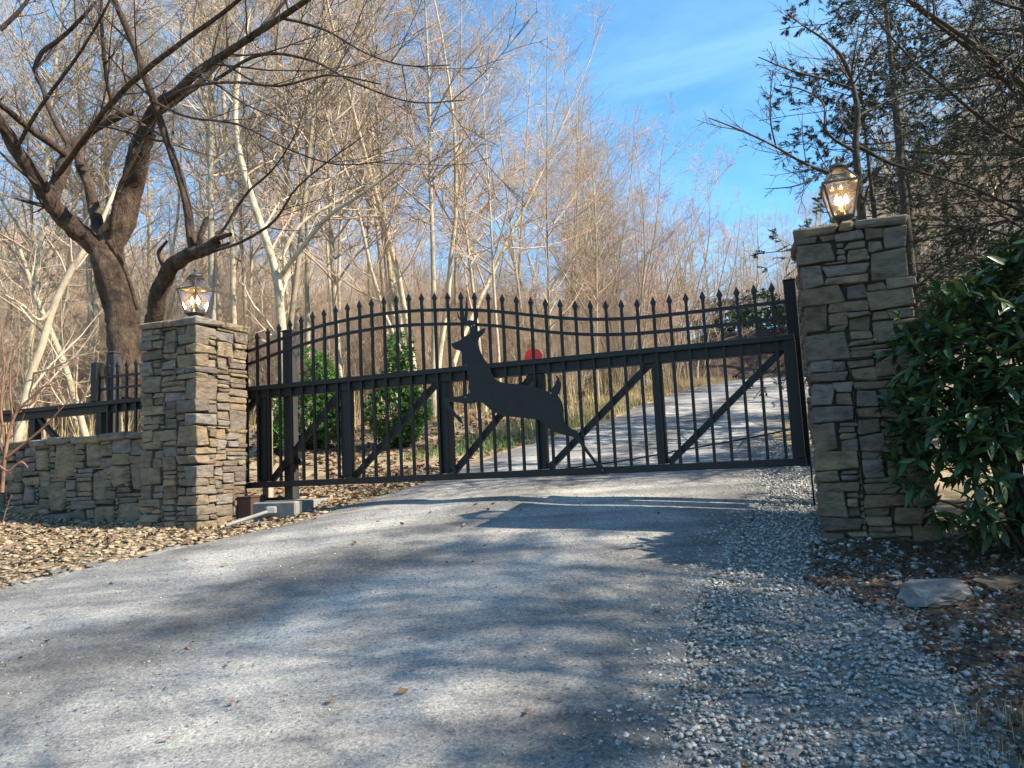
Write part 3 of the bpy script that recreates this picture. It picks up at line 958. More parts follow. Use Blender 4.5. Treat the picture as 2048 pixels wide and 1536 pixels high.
def straight_trunk(rng, H, r, K=14, wob=.02, lean=0.0):
    P = np.zeros((1, K, 3))
    d = np.array([lean, rng.normal(0, .02), 1.0])
    for k in range(1, K):
        d = d + np.array([rng.normal(0, wob), rng.normal(0, wob), .02])
        d /= np.linalg.norm(d)
        P[0, k] = P[0, k - 1] + d * H / (K - 1)
    P[0, 0, 2] -= .4
    t = np.linspace(0, 1, K)
    R = r * (1 - .93 * t**1.1); R[0] *= 1.35
    return P, R[None]


def make_tall(seed, H=17, r=.15, nb=30, dens=1.0, t0=.32, lean=0.0):
    rng = np.random.default_rng(seed)
    P, R = straight_trunk(rng, H, r, lean=lean)
    P1, R1_ = kids(rng, P, R, nb, t0, .97, 56, 13, (.16, .38), 8, .08, .11, .55, .009)
    P2, R2_ = kids(rng, P1, R1_, int(10 * dens), .12, .97, 48, 15, (.3, .62), 5, .045, .14, .6, .0042)
    P3, R3_ = kids(rng, P2, R2_, int(7 * dens), .1, 1.0, 46, 16, (.3, .75), 3, .03, .15, .7, .0032, .12)
    return [(P, R, 9)], [(P1, R1_, 5), (P2, R2_, 3), (P3, R3_, 3)]


def make_fan(seed, H=11, r=.12, stems=4, dens=1.0):
    rng = np.random.default_rng(seed)
    K = 12
    Ps, Rs = [], []
    for s in range(stems):
        a = rng.uniform(0, 2 * math.pi); k0 = rng.uniform(.15, .42)
        d = np.array([math.cos(a) * k0, math.sin(a) * k0, 1.0])
        P = np.zeros((K, 3)); P[0] = (math.cos(a) * .1, math.sin(a) * .1, -.4)
        Hs = H * rng.uniform(.75, 1.0)
        for k in range(1, K):
            d = d + np.array([rng.normal(0, .08), rng.normal(0, .08), .045]); d /= np.linalg.norm(d)
            P[k] = P[k - 1] + d * Hs / (K - 1)
        Ps.append(P); Rs.append(r * rng.uniform(.6, 1.0) * (1 - .93 * np.linspace(0, 1, K)))
    P, R = np.array(Ps), np.array(Rs)
    P1, R1_ = kids(rng, P, R, 12, .25, .97, 50, 12, (.22, .46), 8, .07, .10, .5, .007)
    P2, R2_ = kids(rng, P1, R1_, int(10 * dens), .1, .97, 44, 14, (.3, .6), 5, .05, .13, .6, .0045)
    P3, R3_ = kids(rng, P2, R2_, int(7 * dens), .1, 1.0, 44, 16, (.3, .7), 3, .03, .14, .7, .0034, .12)
    return [(P, R, 8)], [(P1, R1_, 5), (P2, R2_, 3), (P3, R3_, 3)]


def tree_meshes(name, spec, bark, twig):
    tr, cr = spec
    V, Fq = join_tubes(tr); a = np_mesh(name + '_trunk', V, [Fq], True); a.materials.append(MT[bark])
    V, Fq = join_tubes(cr); b = np_mesh(name + '_crown', V, [Fq], True); b.materials.append(MT[twig])
    return a, b


TALL = [tree_meshes('tall_tree', make_tall(40 + i, H=hh, r=rr, nb=nb, t0=t0, lean=ln), 'bark_pale', 'twig_pale') for i, (hh, rr, nb, t0, ln) in
        enumerate([(17, .08, 42, .26, .02), (16, .068, 40, .30, -.03), (18, .098, 42, .34, .05), (15, .06, 40, .18, -.06), (16, .075, 36, .28, .10)])]
FAN = [tree_meshes('fan_tree', make_fan(60 + i, H=hh, r=rr, stems=st), 'bark_pale', 'twig_pink') for i, (hh, rr, st) in enumerate([(11, .07, 6), (10, .06, 7), (12, .08, 5)])]
FARM = [tree_meshes('far_tree', make_tall(80 + i, H=15, r=.13, nb=22, dens=.5, t0=.3), 'bark_pale', 'twig_pink' if i == 1 else 'twig_pale') for i in range(3)]


ENV_X = [-900, 980, 1050, 1150, 1230, 1265, 1300, 1380, 1440, 1480, 1640, 1800, 2600]
ENV_T = [2.0, .95, .74, .66, .60, .54, .50, .45, .39, .33, .34, .9, 2.0]
MESH_H = {}


def tree_fit(x, y, sc, meshes):
    """keep a tree under the skyline the wood has: tops step down towards the road bend"""
    zmax = MESH_H.setdefault(meshes[1].name, max(v.co.z for v in meshes[1].vertices))
    col = 1024 + FPX * (x + 1.3) / y
    room = EYE + y * float(np.interp(col, ENV_X, ENV_T)) - float(h(x, y))
    return min(sc, max(.3, room / zmax))


def plant_tree(name, label, meshes, x, y, rz, sc, group=None, sz=None, tilt=(0, 0)):
    r_ = thing(name, label, 'tree', (x, y, float(h(x, y))), rz, group)
    r_.rotation_euler = (tilt[0], tilt[1], rz)
    if y > 12: sc = tree_fit(x, y, sc, meshes)
    r_.scale = (sc, sc, sz or sc)
    ob('trunk', meshes[0], None, r_)
    ob('crown', meshes[1], None, r_)
    return r_


def px_x(px, Y): return (px - 1024) / FPX * Y     # bearing of a trunk seen at picture column px


rngT = random.Random(9)
# the trunks that stand out, from left to right: (column, distance, mesh, scale)
KEY = [(40, 15, 3, 1.0, 'slender pale trunk at the very left edge, leaning over the wall'),
       (105, 18, 1, 1.0, 'pale trunk behind the left end of the stone wall'),
       (178, 17, 0, 1.0, 'pale straight trunk showing just left of the dark cherry tree'),
       (418, 14.5, 2, 1.05, 'thick white trunk rising right behind the lit lantern of the sunlit pillar'),
       (472, 15.5, 1, 1.05, 'grey trunk just right of the thick white one, behind the sunlit pillar'),
       (552, 13.5, 4, .95, 'pale tree with a curved leaning trunk above the gate guide post'),
       (600, 18, 0, 1.0, 'slim pale trunk above the first evergreen shrub'),
       (682, 16, 3, 1.1, 'pale trunk rising between the two evergreen shrubs'),
       (742, 21, 1, 1.0, 'thin trunk behind the second evergreen shrub'),
       (795, 16.5, 0, 1.05, 'pale trunk directly over the second evergreen shrub'),
       (865, 15.5, 2, 1.0, 'broad pale trunk just left of the deer head'),
       (910, 20, 1, 1.05, 'slim trunk right behind the deer muzzle'),
       (968, 17, 0, 1.0, 'pale trunk rising from behind the deer neck'),
       (1020, 22, 4, 1.0, 'grey trunk between the deer neck and the red sign'),
       (1057, 19, 1, 1.0, 'darker trunk directly behind the red sign'),
       (1106, 18.5, 3, .95, 'twisted trunk just right of the red sign'),
       (1150, 22, 0, .92, 'pale trunk above the deer tail'),
       (1200, 24, 2, .80, 'tall trunk at the edge of the open blue sky'),
       (1245, 23, 1, .74, 'slim trunk where the treetops begin to step down')]
for (cx, Y, k, sc, lab) in KEY:
    plant_tree('bare_tree', lab, TALL[k], px_x(cx, Y), Y, rngT.uniform(0, 6.28) if k != 4 else rngT.uniform(-.3, .3), sc, 'pale bare trees beyond the gate')
FANS = [(1130, 24, 0, 1.0, 'pinkish budding tree left of the driveway, first of the fan shaped ones'), (1215, 26, 1, 1.05, 'budding fan shaped tree, second along the driveway edge'), (1290, 25, 2, .95, 'budding fan shaped tree above the dip of the gate'),
        (1345, 27, 0, .92, 'broad budding tree with many upswept stems beside the driveway'), (1385, 29, 1, .95, 'outermost budding tree, spreading into the blue sky over the driveway'), (1255, 30, 2, 1.1, 'budding tree standing behind the fan shaped row')]
for (cx, Y, k, sc, lab) in FANS:
    plant_tree('budding_tree', lab, FAN[k], px_x(cx, Y), Y, rngT.uniform(0, 6.28), sc, 'budding trees along the driveway')

# the wood behind them: single trees, nearer band then the hillside band
n_mid = 0
tries = 0
placed = []
while n_mid < 76 and tries < 6000:
    tries += 1
    Y = 15.5 + 36 * rngT.random()**1.6; cx = rngT.uniform(-500, 1420)
    x = px_x(cx, Y)
    lim = float(np.interp(Y, LE[:, 1], LE[:, 0])) - 1.2 if Y < 29 else 6.0
    if x > lim or any((x - a)**2 + (Y - b)**2 < 3.0 for a, b in placed): continue
    if cx > 1180 and Y > 36: continue
    if Y < 19 and cx > 1000: continue
    placed.append((x, Y))
    n_mid += 1
    sc = rngT.uniform(.75, 1.05) * (1.0 if cx < 1100 else .72)
    spot = ['past the left edge of the wood', 'behind the low stone wall', 'behind the dark cherry tree', 'behind the sunlit pillar', 'above the evergreen shrubs', 'behind the deer', 'right of the red sign', 'left of the far driveway'][sum(cx > q for q in (0, 180, 360, 520, 850, 1000, 1150))]
    deep = 'near' if Y < 30 else ('farther' if Y < 46 else 'far')
    if rngT.random() < .28:
        plant_tree('budding_tree', f'{deep} pinkish bare tree in the wood, {spot}', FAN[rngT.randrange(3)], x, Y, rngT.uniform(0, 6.28), sc * 1.1, 'bare trees in the wood beyond the gate')
    else:
        plant_tree('bare_tree', f'{deep} pale bare tree in the wood, {spot}', TALL[rngT.randrange(4)], x, Y, rngT.uniform(0, 6.28), sc, 'bare trees in the wood beyond the gate')
# trees above the bank, at the gap of sky left of the tall pillar, and on the slope to the right
for i in range(16):
    Y = rngT.uniform(46, 66); cx = rngT.uniform(1470, 1760)
    plant_tree('bare_tree', 'distant bare tree on the ridge left of the tall pillar lantern', TALL[rngT.randrange(4)], px_x(cx, Y), Y, rngT.uniform(0, 6.28), rngT.uniform(.55, .8), 'bare trees on the ridge above the bank')
for i in range(26):
    Y = rngT.uniform(17, 42); cx = rngT.uniform(1800, 2350)
    plant_tree('bare_tree', ('bare tree on the near slope behind the hemlock boughs' if Y < 26 else 'bare tree on the upper slope behind the hemlock boughs'), TALL[rngT.randrange(4)], px_x(cx, Y), Y, rngT.uniform(0, 6.28), rngT.uniform(.6, .9), 'bare trees on the slope behind the hemlock')


def scatter(name, label, V, sources, smin, smax):
    """a mass nobody could count: points on the slope, instanced by geometry nodes"""
    me = bpy.data.meshes.new(name)
    V = V.astype(np.float32)
    me.vertices.add(len(V)); me.vertices.foreach_set('co', V.ravel()); me.update()
    o = ob(name, me)
    tag(o, label, 'forest', kind='stuff')
    src = bpy.data.collections.new('far_tree_sources')
    for a, b in sources:
        V1 = np.empty(len(a.vertices) * 3, np.float32); a.vertices.foreach_get('co', V1)
        V2 = np.empty(len(b.vertices) * 3, np.float32); b.vertices.foreach_get('co', V2)
        Fa = np.empty(len(a.loops), np.int32); a.loops.foreach_get('vertex_index', Fa)
        Fb = np.empty(len(b.loops), np.int32); b.loops.foreach_get('vertex_index', Fb)
        mm = np_mesh('far_tree', np.concatenate([V1, V2]).reshape(-1, 3), [np.concatenate([Fa, Fb + len(V1) // 3]).reshape(-1, 4)], True)
        mm.materials.append(MT['bark_pale']); mm.materials.append(b.materials[0])
        mi = np.zeros(len(mm.polygons), np.int32); mi[len(Fa) // 4:] = 1
        mm.polygons.foreach_set('material_index', mi)
        so = bpy.data.objects.new('far_tree', mm); src.objects.link(so)
    ng = bpy.data.node_groups.new('scatter_trees', 'GeometryNodeTree')
    ng.interface.new_socket('Geometry', in_out='INPUT', socket_type='NodeSocketGeometry')
    ng.interface.new_socket('Geometry', in_out='OUTPUT', socket_type='NodeSocketGeometry')
    N, Lk = ng.nodes, ng.links
    gi, go = N.new('NodeGroupInput'), N.new('NodeGroupOutput')
    ci = N.new('GeometryNodeCollectionInfo'); ci.inputs['Collection'].default_value = src
    ci.inputs['Separate Children'].default_value = True; ci.inputs['Reset Children'].default_value = True
    iop = N.new('GeometryNodeInstanceOnPoints'); iop.inputs['Pick Instance'].default_value = True
    rot = N.new('FunctionNodeRandomValue'); rot.data_type = 'FLOAT_VECTOR'
    rot.inputs[0].default_value = (-.06, -.06, 0); rot.inputs[1].default_value = (.06, .06, 6.28)
    scn = N.new('FunctionNodeRandomValue'); scn.data_type = 'FLOAT'
    scn.inputs[2].default_value = smin; scn.inputs[3].default_value = smax
    m2p = N.new('GeometryNodeMeshToPoints')
    Lk.new(gi.outputs[0], m2p.inputs['Mesh']); Lk.new(m2p.outputs['Points'], iop.inputs['Points'])
    Lk.new(ci.outputs[0], iop.inputs['Instance']); Lk.new(rot.outputs[0], iop.inputs['Rotation']); Lk.new(scn.outputs[1], iop.inputs['Scale'])
    Lk.new(iop.outputs['Instances'], go.inputs[0])
    md = o.modifiers.new('scatter', 'NODES'); md.node_group = ng


rngF = np.random.default_rng(3)
az = rngF.uniform(rad(-46), rad(48), 3400); r = np.sqrt(rngF.uniform(46**2, 160**2, 3400))
keep = ~((az > rad(13)) & (az < rad(21)) & (r > 75))
x_, y_ = (r * np.sin(az))[keep], (r * np.cos(az))[keep]
scatter('hillside_forest', 'distant bare winter wood covering the hillside', np.stack([x_, y_, h(x_, y_) - .2], -1), FARM, .42, .7)
az = rngF.uniform(rad(-46), rad(12), 1900); r = rngF.uniform(17, 66, 1900)
x_, y_ = r * np.sin(az), r * np.cos(az)
keep = (x_ < np.interp(y_, LE[:, 1], LE[:, 0]) - 1.6) & (y_ > 13.5)
x_, y_ = x_[keep], y_[keep]
BRUSH = [tree_meshes('brush', make_fan(95 + i, H=10, r=.05, stems=6, dens=.6), 'twig_pale', ('twig_pale', 'twig_pink')[i]) for i in range(2)]
scatter('brush_undergrowth', 'tangled bare brush growing between the trunks', np.stack([x_, y_, h(x_, y_)], -1), BRUSH, .12, .46)


# ------------------------------------------------------------------ traced near trees
def unproj(px, py, Y):
    d = c_f + (px - 1024) / FPX * c_r - (py - 768) / FPX * c_u
    return Vector((0, 0, EYE)) + d * (Y / d.y)


def limb(pts, K=22):
    """pts: (column, row, distance, radius in m) -> (K,4) world rows"""
    rows = [(*unproj(a, b, c), r) for a, b, c, r in pts]
    s = spline(rows, K)
    s[:, 3] = np.interp(np.linspace(0, 1, K), np.linspace(0, 1, len(pts)), [p[3] for p in pts])
    return s


def traced_tree(name, label, limbs, bark, twig, seed, lv, base, roughen=.0, sides=10):
    rng = np.random.default_rng(seed)
    A = np.array([limb(l) for l in limbs])
    P, R = A[..., :3], A[..., 3]
    P[:, 1:-1] += rng.normal(0, 1, P[:, 1:-1].shape) * (R[:, 1:-1, None] * roughen)
    base = np.array([base[0], base[1], float(h(*base))])
    P = P - base
    r_ = thing(name, label, 'tree', tuple(base))
    # the thickest limb is the trunk, the others are limbs of their own
    big_k = 70
    def stout(i):
        q = spline(np.concatenate([P[i], R[i][:, None]], 1), big_k)
        V, Fq = tubes(q[None, :, :3], q[None, :, 3], 22)
        V = V.reshape(big_k, 22, 3); cc = q[:, None, :3]
        a = np.arange(22) * 2 * np.pi / 22; kk = np.arange(big_k)
        nz_ = .05 * np.sin(3 * a[None] + .35 * kk[:, None]) + .035 * np.sin(7 * a[None] - .5 * kk[:, None] + 2 * np.sin(.23 * kk)[:, None]) + rng.normal(0, .028, (big_k, 22))
        return (cc + (V - cc) * (1 + nz_[..., None])).reshape(-1, 3), Fq
    V, Fq = stout(0) if roughen else tubes(P[:1], R[:1], sides)
    ob('trunk', np_mesh('trunk', V, [Fq], True), MT[bark], r_)
    for i in range(1, len(P)):
        V, Fq = stout(i) if (roughen and R[i].max() > .06) else tubes(P[i:i + 1], R[i:i + 1], sides if R[i].max() > .05 else 6)
        ob('limb', np_mesh('limb', V, [Fq], True), MT[bark], r_)
    Pk, Rk = P, R
    parts = []
    for (n, t0, t1, ang, sd, lf, K, up, wob, rf, rmin, sel) in lv:
        if sel is not None:
            ix = [i for i in range(len(Pk)) if i in sel] if isinstance(sel, (list, set)) else range(len(Pk))
            Pk, Rk = Pk[list(ix)], Rk[list(ix)]
        Pk, Rk = kids(rng, Pk, Rk, n, t0, t1, ang, sd, lf, K, up, wob, rf, rmin)
        parts.append((Pk, Rk, 4 if rmin > .004 else 3))
    V, Fq = join_tubes(parts)
    ob('crown', np_mesh('crown', V, [Fq], True), MT[twig], r_)
    return r_


D0 = 9.6
CH = [
    [(262, 800, D0, .27), (255, 720, D0, .235), (246, 640, D0, .205), (228, 570, D0, .20), (216, 525, D0, .21), (220, 490, D0, .19), (243, 440, D0, .165), (262, 380, D0, .15), (276, 320, D0 - .2, .135), (292, 262, D0 - .4, .12)],
    [(290, 262, D0 - .4, 0.094), (310, 218, D0 - .7, 0.066), (350, 185, D0 - 1.0, 0.051), (405, 138, D0 - 1.3, 0.045), (470, 95, D0 - 1.6, 0.039), (540, 50, D0 - 1.9, 0.033), (612, 0, D0 - 2.2, 0.028), (700, -60, D0 - 2.5, 0.021)],
    [(300, 235, D0 - .4, 0.057), (345, 205, D0 - .4, 0.045), (400, 165, D0 - .4, 0.039), (455, 105, D0 - .4, 0.033), (520, 60, D0 - .4, 0.026), (580, -10, D0 - .4, 0.020)],
    [(218, 525, D0, 0.131), (190, 492, D0 - .1, 0.127), (165, 468, D0 - .2, 0.123), (130, 440, D0 - .3, 0.107), (104, 408, D0 - .5, 0.098), (75, 360, D0 - .7, 0.086), (45, 318, D0 - .9, 0.078), (18, 272, D0 - 1.1, 0.070), (-20, 215, D0 - 1.4, 0.057)],
    [(100, 405, D0 - .4, 0.082), (114, 372, D0 - .3, 0.082), (128, 330, D0 - .2, 0.082), (142, 300, D0 - .1, 0.070), (190, 256, D0, 0.061), (226, 236, D0, 0.057), (266, 224, D0, 0.041)],
    [(132, 312, D0 - .2, 0.049), (100, 285, D0 - .5, 0.045), (60, 258, D0 - .8, 0.041), (25, 228, D0 - 1.1, 0.037), (-20, 195, D0 - 1.4, 0.029)],
    [(140, 298, D0 - .1, 0.045), (118, 255, D0, 0.041), (96, 212, D0, 0.037), (86, 175, D0, 0.034), (70, 145, D0, 0.033), (80, 110, D0, 0.033), (112, 84, D0 - .2, 0.030), (152, 48, D0 - .4, 0.026), (190, 5, D0 - .6, 0.021)],
    [(205, 505, D0 + .1, 0.090), (192, 440, D0 + .2, 0.078), (178, 370, D0 + .3, 0.070), (158, 318, D0 + .4, 0.061), (168, 285, D0 + .5, 0.041), (205, 230, D0 + .6, 0.029)],
    [(222, 475, D0 - .15, 0.033), (228, 420, D0 - .3, 0.034), (242, 368, D0 - .4, 0.033), (266, 320, D0 - .5, 0.030), (292, 268, D0 - .6, 0.028), (312, 228, D0 - .7, 0.025), (330, 180, D0 - .8, 0.018)],
    [(300, 690, D0 - .5, 0.098), (312, 610, D0 - .8, 0.094), (324, 568, D0 - .9, 0.098), (344, 532, D0 - 1.0, 0.094), (376, 512, D0 - 1.1, 0.086), (405, 500, D0 - 1.2, 0.074), (438, 484, D0 - 1.25, 0.041)],
    [(388, 505, D0 - 1.1, 0.057), (380, 455, D0 - 1.1, 0.051), (374, 412, D0 - 1.1, 0.049), (362, 360, D0 - 1.1, 0.048), (344, 308, D0 - 1.1, 0.046), (325, 255, D0 - 1.1, 0.044), (311, 212, D0 - 1.2, 0.043), (294, 165, D0 - 1.3, 0.041), (275, 110, D0 - 1.4, 0.039), (250, 50, D0 - 1.5, 0.036), (222, -15, D0 - 1.6, 0.031)],
    [(395, 505, D0 - 1.15, 0.041), (402, 470, D0 - 1.2, 0.034), (414, 435, D0 - 1.25, 0.025)],
    [(405, 500, D0 - 1.2, 0.041), (432, 478, D0 - 1.3, 0.037), (462, 468, D0 - 1.4, 0.023)],
    [(400, 510, D0 - 1.2, 0.041), (430, 498, D0 - 1.3, 0.033), (458, 486, D0 - 1.45, 0.016)],
    [(330, 540, D0 - .9, 0.029), (318, 505, D0 - .9, 0.025), (334, 482, D0 - 1.0, 0.016)],
    [(276, 620, D0 - .5, 0.029), (240, 520, D0 - .8, 0.026), (212, 482, D0 - 1.0, 0.025)],
    [(120, 345, D0 - .3, 0.041), (160, 290, D0 - .9, 0.037), (215, 215, D0 - 1.3, 0.034), (280, 150, D0 - 1.7, 0.033), (370, 80, D0 - 2.0, 0.030), (440, 30, D0 - 2.3, 0.025), (490, -10, D0 - 2.5, 0.021)],
    [(305, 225, D0 - .6, 0.025), (350, 188, D0 - 1.3, 0.021), (410, 168, D0 - 1.9, 0.018), (480, 165, D0 - 2.3, 0.016), (560, 172, D0 - 2.6, 0.013), (660, 150, D0 - 2.9, 0.010), (760, 168, D0 - 3.1, 0.007)],
    [(430, 160, D0 - 1.5, 0.020), (520, 110, D0 - 2.0, 0.018), (620, 120, D0 - 2.4, 0.015), (720, 170, D0 - 2.7, 0.011), (830, 205, D0 - 2.9, 0.008), (930, 200, D0 - 3.1, 0.005)],
    [(560, 35, D0 - 1.9, 0.018), (650, 60, D0 - 2.3, 0.015), (740, 110, D0 - 2.6, 0.011), (820, 132, D0 - 2.9, 0.008), (900, 130, D0 - 3.1, 0.005)],
    [(300, 200, D0 - 1.2, 0.018), (380, 235, D0 - 1.8, 0.016), (480, 250, D0 - 2.2, 0.014), (580, 300, D0 - 2.5, 0.011), (690, 330, D0 - 2.8, 0.008), (780, 320, D0 - 3.0, 0.005)],
    [(420, 505, D0 - 1.3, 0.018), (490, 480, D0 - 1.6, 0.016), (550, 440, D0 - 1.8, 0.015), (590, 380, D0 - 2.0, 0.011), (660, 320, D0 - 2.2, 0.008), (730, 270, D0 - 2.4, 0.005)],
    [(440, 470, D0 - 1.3, 0.016), (500, 380, D0 - 1.5, 0.015), (540, 345, D0 - 1.7, 0.011), (590, 270, D0 - 1.9, 0.008), (620, 180, D0 - 2.1, 0.005)],
    [(30, 300, D0 - 1.0, 0.025), (90, 200, D0 - 1.6, 0.023), (150, 120, D0 - 2.0, 0.021), (205, 30, D0 - 2.3, 0.016), (230, -20, D0 - 2.4, 0.013)],
    [(0, 60, D0 - 2.4, 0.025), (40, 20, D0 - 2.4, 0.021), (70, -20, D0 - 2.4, 0.016)],
    [(225, 215, D0 - 1.0, 0.025), (212, 150, D0 - 1.2, 0.023), (205, 70, D0 - 1.4, 0.021), (202, -10, D0 - 1.5, 0.018)],
]
bx_, by_ = unproj(255, 760, D0).x, D0
traced_tree('cherry_tree', 'large dark barked tree with forked limbs behind the low stone wall', CH, 'bark_dark', 'twig_dark', 17,
            [(6, .30, .98, 40, 14, (.3, .75), 10, .05, .07, .35, .006, [1, 2, 3, 4, 5, 6, 7, 8, 10, 16, 17, 18, 19, 20, 21, 22, 23, 24, 25]), (5, .15, .98, 40, 14, (.3, .7), 7, .03, .09, .6, .0038, None), (3, .2, 1, 40, 15, (.35, .8), 4, .02, .1, .7, .0028, None)], (bx_, by_), roughen=.07)

# pale leaning stems at the far left
LS = [[(10, 1010, 11.5, 0.072), (28, 920, 11.5, 0.069), (45, 830, 11.5, 0.066), (62, 750, 11.5, 0.060), (84, 690, 11.5, 0.057), (108, 610, 11.5, 0.054), (140, 545, 11.5, 0.048), (190, 470, 11.6, 0.036), (230, 380, 11.8, 0.027)],
      [(108, 612, 11.5, 0.030), (80, 640, 11.4, 0.027), (45, 610, 11.2, 0.021), (10, 590, 11.0, 0.012)]]
traced_tree('leaning_tree', 'pale smooth trunk leaning right above the low stone wall', LS, 'bark_pale', 'twig_pale', 31,
            [(9, .2, .98, 45, 14, (.25, .5), 7, .05, .12, .4, .006, None), (7, .1, 1, 42, 15, (.3, .6), 5, .04, .12, .6, .004, None), (4, .1, 1, 40, 15, (.3, .7), 3, .04, .1, .7, .003, None)], (unproj(10, 990, 11.5).x, 11.5))
LS2 = [[(205, 1000, 12.2, 0.062), (184, 920, 12.2, 0.059), (165, 850, 12.2, 0.056), (150, 800, 12.2, 0.053), (132, 740, 12.2, 0.050), (104, 670, 12.2, 0.043), (70, 590, 12.3, 0.037), (40, 500, 12.4, 0.028)]]
traced_tree('leaning_tree', 'pale trunk leaning left, crossing the other leaning stem', LS2, 'bark_pale', 'twig_pale', 32,
            [(10, .2, .98, 45, 14, (.25, .5), 7, .05, .12, .4, .006, None), (7, .1, 1, 42, 15, (.3, .6), 5, .04, .12, .6, .004, None), (4, .1, 1, 40, 15, (.3, .7), 3, .04, .1, .7, .003, None)], (unproj(200, 980, 12.2).x, 12.2))
# curved tree above the guide post
CT = [[(576, 960, 13, 0.094), (574, 860, 13, 0.090), (570, 760, 13, 0.086), (562, 640, 13, 0.083), (552, 545, 13, 0.076), (525, 460, 13, 0.068), (500, 385, 13, 0.061), (478, 300, 13, 0.054), (470, 220, 13, 0.047), (482, 120, 13, 0.036), (500, 20, 13, 0.025)],
      [(556, 560, 13, 0.050), (600, 500, 12.8, 0.043), (660, 430, 12.6, 0.036), (720, 390, 12.4, 0.029), (800, 330, 12.2, 0.022), (880, 240, 12.0, 0.013)],
      [(560, 520, 13, 0.036), (600, 450, 13.2, 0.032), (680, 400, 13.4, 0.025), (760, 350, 13.6, 0.018)]]
traced_tree('curved_tree', 'pale tree whose trunk bends left above the guide post with limbs sweeping right', CT, 'bark_pale', 'twig_pale', 33,
            [(10, .2, .98, 42, 14, (.25, .5), 8, .05, .11, .42, .006, None), (7, .1, 1, 40, 15, (.3, .6), 5, .05, .12, .6, .004, None), (4, .1, 1, 40, 15, (.3, .7), 3, .04, .1, .7, .003, None)], (unproj(576, 930, 13).x, 13))

# bare sapling behind the tall pillar
DS = 7.2
SP = [[(1726, 520, DS, .045), (1724, 440, DS, .042), (1716, 350, DS, .04), (1711, 285, DS, .037), (1716, 231, DS, .034), (1707, 177, DS, .028), (1700, 150, DS, .026), (1682, 111, DS, .022), (1644, 76, DS, .016), (1596, 44, DS, .010), (1574, 25, DS, .006)],
      [(1718, 352, DS, .02), (1653, 343, DS, .018), (1602, 323, DS - .1, .015), (1552, 294, DS - .2, .012), (1514, 275, DS - .3, .010), (1463, 253, DS - .4, .008), (1418, 236, DS - .5, .005)],
      [(1552, 294, DS - .2, .009), (1542, 247, DS - .2, .008), (1541, 196, DS - .2, .006), (1546, 140, DS - .2, .004)],
      [(1712, 305, DS, .018), (1653, 262, DS - .1, .014), (1646, 206, DS - .1, .011), (1606, 180, DS - .2, .008), (1558, 170, DS - .3, .005)],
      [(1707, 178, DS, .014), (1647, 158, DS - .1, .011), (1577, 139, DS - .2, .008), (1517, 114, DS - .3, .005)],
      [(1716, 232, DS, .018), (1764, 209, DS + .1, .014), (1827, 183, DS + .2, .011), (1938, 177, DS + .3, .008)],
      [(1712, 290, DS, .02), (1780, 326, DS + .1, .018), (1843, 345, DS + .2, .015), (1938, 373, DS + .2, .012), (2040, 420, DS + .2, .008)],
      [(1704, 160, DS, .012), (1722, 90, DS, .01), (1738, 25, DS, .006)],
      [(1640, 350, DS - .1, .009), (1590, 372, DS - .3, .007), (1530, 378, DS - .5, .004)]]
traced_tree('sapling', 'thin bare sapling behind the tall pillar lantern, twigs spread against the sky', SP, 'bark_brown', 'twig_dark', 41,
            [(11, .15, .98, 42, 10, (.22, .45), 6, .02, .08, .5, .004, None), (7, .12, .98, 42, 12, (.3, .6), 4, .02, .08, .7, .003, None)], (unproj(1726, 520, DS).x, DS))


# ------------------------------------------------------------------ hemlocks
def needles(rng, P, per, ln, wd, drop):
    """flat little needle sprays along branchlets P (N,K,3)"""
    N, K, _ = P.shape
    n = N * per
    pi = np.repeat(np.arange(N), per)
    t = rng.uniform(.05, 1, n) * (K - 1); i = np.clip(t.astype(int), 0, K - 2); f = (t - i)[:, None]
    pos = P[pi, i] * (1 - f) + P[pi, i + 1] * f
    tan = P[pi, i + 1] - P[pi, i]; tan /= np.linalg.norm(tan, axis=1, keepdims=True) + 1e-9
    side = np.cross(tan, np.array([0, 0, 1.])) ; side /= np.linalg.norm(side, axis=1, keepdims=True) + 1e-6
    sg = rng.choice([-1., 1.], n)[:, None]
    d = tan * rng.uniform(.3, 1.0, n)[:, None] + side * sg * rng.uniform(.4, 1, n)[:, None] + np.array([0, 0, 1.]) * rng.normal(-drop, .25, n)[:, None]
    d /= np.linalg.norm(d, axis=1, keepdims=True)
    L_ = rng.uniform(.5, 1.2, n)[:, None] * ln
    q = np.cross(d, rng.normal(size=(n, 3))); q /= np.linalg.norm(q, axis=1, keepdims=True) + 1e-9
    w = wd * rng.uniform(.6, 1.3, n)[:, None]
    V = np.stack([pos, pos + d * L_ * .45 + q * w, pos + d * L_, pos + d * L_ * .45 - q * w], 1).reshape(-1, 3)
    return V, np.arange(n * 4).reshape(n, 4)


